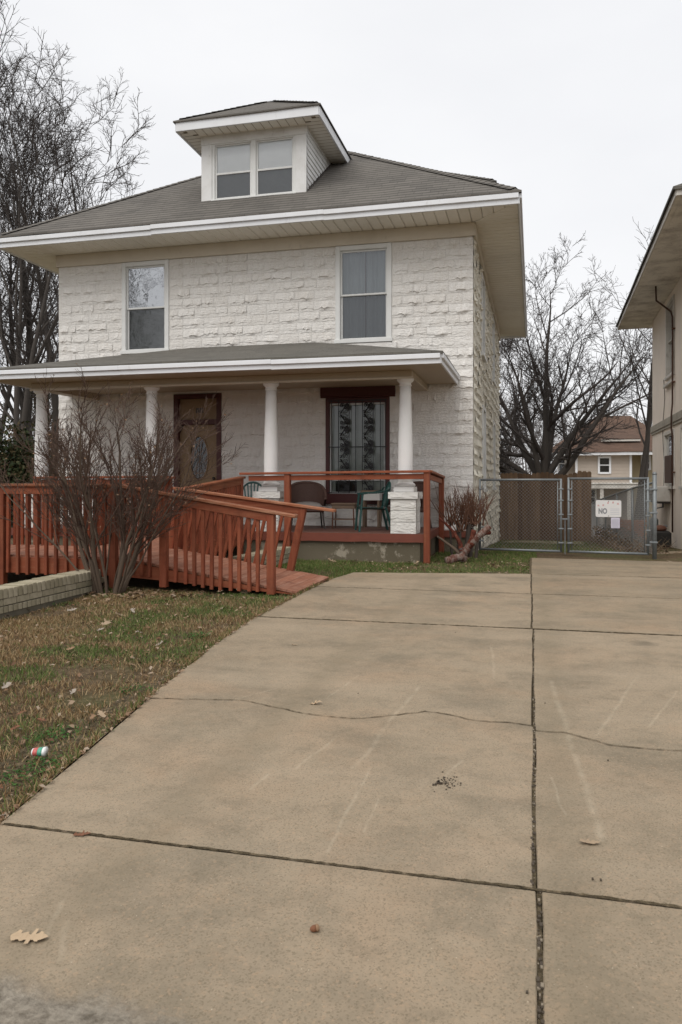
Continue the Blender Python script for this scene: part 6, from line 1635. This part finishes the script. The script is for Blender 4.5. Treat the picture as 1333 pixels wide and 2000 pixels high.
# downpipe, wires, window unit, meter
sp = ns(1319)
mb = MB(); mb.tube([nb(sp + .1, .45, NSF), nb(sp + .1, .44, NSF - .35), nb(sp + .03, .10, NSF - .62), nb(sp, .06, NSF - .75), nb(sp, .06, 3.2), nb(sp, .085, 2.9), nb(sp, .085, 2.6), nb(sp, .06, 2.4), nb(sp, .06, .05)], .022, 8); mb.build('downpipe', M['old_pipe'], nh, True)
for z in (5.0, 3.7, 1.5): mb = MB(); nbox(mb, sp - .06, sp + .06, .0, .07, z, z + .03); mb.build('pipe_strap', M['rust'], nh)
mb = MB(); s0 = ns(1298); P = [nb(s0 + .25 * math.sin(k * .9) * (1 - k / 14), .02, 4.0 - k * .27) for k in range(13)]; mb.tube(P, .008, 5); mb.build('cable', M['black_gap'], nh)
def ac_unit():
    s0, s1 = ns(1293), ns(1311); th = thing('window_air_conditioner', nb((s0 + s1) / 2, .2, .8), 'pale window air conditioner with dark grille on the stucco wall', 'air conditioner')
    mb = MB(); nbox(mb, s0, s1, .002, .36, .78, 1.16, .015); mb.build('case', M['neighbor_trim'], th)
    for k in range(8):
        mb = MB(); nbox(mb, s0 + .06, s1 - .06, .362, .368, .82 + k * .04, .84 + k * .04, .002); mb.build('grille_slat', M['black_gap'], th)
    for k in range(6): mb = MB(); nbox(mb, s0 - .006, s0 - .001, .06, .32, .84 + k * .05, .865 + k * .05, .001); mb.build('side_louver', M['black_gap'], th)
    mb = MB(); nbox(mb, s0 + .05, s1 - .05, .0, .30, .73, .775, .004); mb.build('bracket', M['dark_metal'], th)
ac_unit()
def meter():
    s0 = ns(1300); g = gz(0, nb(s0, 0, 0).y); th = thing('gas_meter', nb(s0, .3, g), 'grey gas meter with pipes standing against the stucco wall', 'gas meter')
    mb = MB(); nbox(mb, s0 - .2, s0 + .2, .12, .42, g, g + .30, .03); nbox(mb, s0 - .16, s0 + .16, .15, .40, g + .302, g + .36, .03); mb.build('body', M['meter_grey'], th)
    mb = MB(); nbox(mb, s0 - .13, s0 + .13, .18, .38, g + .362, g + .72, .05); mb.build('regulator', M['meter_grey'], th)
    mb = MB(); mb.tube([nb(s0, .28, g + .7), nb(s0, .28, g + .95), nb(s0, .06, g + 1.0), nb(s0, .05, 1.1)], .025, 8); mb.tube([nb(s0 + .1, .28, g + .5), nb(s0 + .7, .22, g + .52), nb(s0 + .75, .05, g + .54)], .022, 8); mb.build('pipe', M['meter_grey'], th, True)
meter()
s0 = ns(1322); g = gz(0, nb(s0, 0, 0).y)
th = thing('hose_bin', nb(s0, .4, g), 'dark open bin with a reddish object beside the gas meter', 'bin')
mb = MB(); nbox(mb, s0 - .25, s0 + .3, .15, .62, g, g + .38, .04); mb.build('bin_body', M['black_gap'], th)
mb = MB(); mb.lathe([(.02, 0), (.14, .02), (.17, .07), (.12, .13), (.03, .15)], nb(s0, .38, g + .37), 14); mb.build('coil', M['rust'], th, True)

# things lying beyond the boundary fence
def brick_stack():
    c = atY(1229, 1036, 25.0); g = gz(0, 25); th = thing('brick_stack', (c.x, 25, g), 'stack of orange bricks in the yard behind the chain-link fence', 'brick stack')
    t = MB(); t.obox(Vector((0, 0, 0)), Vector((.10, .05, .031)), None, .004); me = t.mesh('brick', M['brick_orange'])
    for k in range(10):
        for i in range(4):
            o = link('brick', me, th, (c.x - .33 + i * .215 + (.1 if k % 2 else 0) + rng.uniform(-.01, .01), 25 + rng.uniform(-.02, .02), g + .034 + k * .068)); o.rotation_euler = (0, 0, rng.uniform(-.06, .06))
brick_stack()
c = atY(1188, 1022, 24.4); g = gz(0, 24.4)
th = thing('plastic_sack', (c.x, 24.4, g), 'crumpled white plastic sack on the ground near the brick stack', 'sack')
mb = MB(); NU, NV = 14, 9
def sack(u, v):
    a = u * 6.283; e = (v - .5) * math.pi; p = Vector((.30 * math.cos(a) * math.cos(e), .22 * math.sin(a) * math.cos(e), .22 + .24 * math.sin(e))); k = 1 + .28 * mnoise.noise(p * 6 + Vector((3, 1, 7))) + .14 * mnoise.noise(p * 15)
    return Vector((c.x + p.x * k, 24.4 + p.y * k, g + p.z * (k if v > .3 else 1)))
for i in range(NU):
    for j in range(NV): mb.face([sack(i / NU, j / NV), sack((i + 1) / NU, j / NV), sack((i + 1) / NU, (j + 1) / NV), sack(i / NU, (j + 1) / NV)])
mb.build('sack_body', M['paper'], th, True)
def brush():
    r = random.Random(3); polys = []
    for k in range(900):
        t = r.random(); x = 2.0 + r.gauss(-.05, .22) + .05; y = 15.0 + 11 * t; z = gz(x, y); a = r.uniform(0, 6.28); ln = r.uniform(.12, .5); up_ = r.uniform(.1, 1.2)
        d = Vector((math.cos(a), math.sin(a), up_)).normalized(); p = Vector((x, y, z)); m_ = p + d * ln * .5; q = p + d * ln + Vector((0, 0, -.25 * ln * ln)); polys.append(([tuple(p), tuple(m_), tuple(q)], [.006, .005, .002]))
    V, Q = tubes(polys, 3); tag(link('dry_brush', np_mesh('dry_brush', V, Q, None, M['brush_mix'])), 'tangle of dry brown weeds along the foot of the boundary fence', 'weeds', kind='stuff')
    V = leaf_cloud(2600, (2.1, 20, -.15), (.5, 6.5, .22), (.02, .05), 77); tag(link('leaf_drift', np_mesh('leaf_drift', V, np.arange(len(V)).reshape(-1, 4), None, M['brush_mix'])), 'drift of dead leaves caught along the boundary fence', 'leaf litter', kind='stuff')
brush()

# ================================================================== house behind the yard
def back_house():
    Yh = 50.0; g = -2.3; q = lambda px, py, y=Yh: atY(px, py, y)
    xl, xm, xr, xe = q(1092, 942).x, q(1124, 942).x, q(1234, 942).x, q(1296, 942).x; ze = q(1180, 889).z
    th = thing('back_house', ((xl + xe) / 2, Yh + 4, g), 'pale clapboard house with red-brown hip roof and small dormer behind the yard', 'house')
    def wallb(x0, x1, y, z0, z1, mat, nm='wall'):
        mb = MB(); z = z0; n = int((z1 - z0) / .2); st = (z1 - z0) / n
        for k in range(n): a = z0 + k * st; mb.face([(x0, y - .02, a), (x1, y - .02, a), (x1, y, a + st), (x0, y, a + st)]); mb.face([(x0, y, a), (x1, y, a), (x1, y - .02, a), (x0, y - .02, a)])
        return mb.build(nm, M[mat], th)
    wallb(xm, xr, Yh, g, ze + .1, 'siding_pink'); wallb(xl, xm, Yh + .9, g, ze + .1, 'siding_pink'); wallb(xr, xe, Yh + .9, g, ze + .1, 'siding_yellow')
    mb = MB(); mb.face([(xr, Yh, g), (xr, Yh + .9, g), (xr, Yh + .9, ze + .1), (xr, Yh, ze + .1)]); mb.face([(xm, Yh + .9, g), (xm, Yh, g), (xm, Yh, ze + .1), (xm, Yh + .9, ze + .1)]); mb.build('side_wall', M['siding_pink'], th)
    for x in (xm, xr - .12): mb = MB(); mb.box(x, x + .14, Yh - .06, Yh - .022, g, ze, .01); mb.build('corner_board', M['trim_white'], th)
    def win(pa, pb, ya, yb, y):
        a = q(pa, ya, y); c = q(pb, yb, y); x0, x1, z1, z0 = a.x, c.x, a.z, c.z; mb = MB()
        for p_, r_, s_, t_ in ((x0 - .12, x0, z0 - .1, z1 + .12), (x1, x1 + .12, z0 - .1, z1 + .12), (x0, x1, z1, z1 + .12), (x0, x1, z0 - .12, z0), (x0, x1, (z0 + z1) / 2 - .03, (z0 + z1) / 2 + .03)): mb.box(p_, r_, y - .08, y - .021, s_, t_, .006)
        o = mb.build('window', M['trim_white'], th); mb = MB(); mb.face([(x0, y - .03, z0), (x1, y - .03, z0), (x1, y - .03, z1), (x0, y - .03, z1)]); mb.build('window_pane', M['pane_dark'], o)
        mb = MB(); mb.face([(x0, y - .0205, z0), (x1, y - .0205, z0), (x1, y - .0205, z1), (x0, y - .0205, z1)]); mb.build('window_backing', M['black_gap'], o)
    win(1172, 1190, 895, 922, Yh); win(1093, 1103, 893, 918, Yh + .9); win(1256, 1268, 893, 915, Yh + .9); win(1152, 1162, 957, 985, Yh)
    # eave, roof
    mb = MB(); mb.box(xl - .7, xe + .4, Yh - .55, Yh - .49, ze - .02, ze + .2, .01); mb.build('fascia', M['trim_white'], th)
    mb = MB(); mb.face([(xl - .7, Yh - .5, ze + .05), (xe + .4, Yh - .5, ze + .05), (xe + .4, Yh + 1.2, ze + .05), (xl - .7, Yh + 1.2, ze + .05)]); mb.build('soffit', M['frieze_tan'], th)
    A2, B2 = (xl - .8, Yh - .6, ze + .2), (xe + 1.2, Yh - .6, ze + .2); r0, r1 = q(1166, 812, Yh + 3.6), q(1232, 812, Yh + 3.6)
    mb = MB(); roof_poly(mb, [A2, B2, r1, r0], (1, 0, 0), (0, 1, .6), .02, 12); roof_poly(mb, [(xl - .8, Yh + 8.5, ze + .2), A2, r0], (0, -1, 0), (1, 0, .6), .02, 8); roof_poly(mb, [B2, (xe + 1.2, Yh + 8.5, ze + .2), r1], (0, 1, 0), (-1, 0, .6), .02, 8)
    rf = mb.build('roof', M['shingle_brown'], th, True)
    # dormer
    yd = Yh + .55; a, c = q(1182, 857, yd), q(1240, 873, yd)
    dmr = MB(); dmr.box(a.x, c.x, yd, yd + 2.2, c.z - .05, a.z, .01); dmr = dmr.build('dormer', M['siding_yellow'], th)
    mb = MB(); e_ = q(1178, 855, yd - .3); roof_poly(mb, [(a.x - .25, yd - .35, a.z - .02), (c.x + .3, yd - .35, a.z - .02), (c.x + .1, yd + 2.6, a.z + 1.1), (a.x + .2, yd + 2.6, a.z + 1.1)], (1, 0, 0), (0, 1, .4), .01, 6); mb.build('dormer_roof', M['shingle_brown'], dmr, True)
    mb = MB(); mb.box(a.x - .25, c.x + .3, yd - .33, yd - .28, a.z - .18, a.z - .06); mb.build('fascia', M['neighbor_trim'], dmr)
    w0, w1 = q(1204, 858, yd), q(1219, 869, yd); mb = MB(); mb.box(w0.x - .1, w1.x + .1, yd - .04, yd - .01, w1.z - .1, w0.z + .02, .004); mb.build('window_frame', M['trim_white'], dmr)
    mb = MB(); mb.face([(w0.x, yd - .045, w1.z), (w1.x, yd - .045, w1.z), (w1.x, yd - .045, w0.z), (w0.x, yd - .045, w0.z)]); mb.build('window_pane', M['black_gap'], dmr)
    # porch roof and posts
    z1 = q(1190, 943, Yh - 2).z; mb = MB(); mb.box(xm - .3, xr + .2, Yh - 2.0, Yh - .03, z1 - .35, z1 - .1, .02); mb.box(xm - .35, xr + .25, Yh - 2.05, Yh - .03, z1 - .098, z1, .02); mb.build('porch_roof', M['neighbor_trim'], th)
    for px in (1136, 1176, 1229): x = q(px, 942, Yh - 1.9).x; mb = MB(); mb.box(x - .1, x + .1, Yh - 1.95, Yh - 1.75, g, z1 - .352, .01); mb.build('porch_post', M['neighbor_trim'], th)
back_house()
print('TRIS', sum(len(o.data.polygons) for o in bpy.data.objects if o.type == 'MESH'), 'OBJ', len(bpy.data.objects))
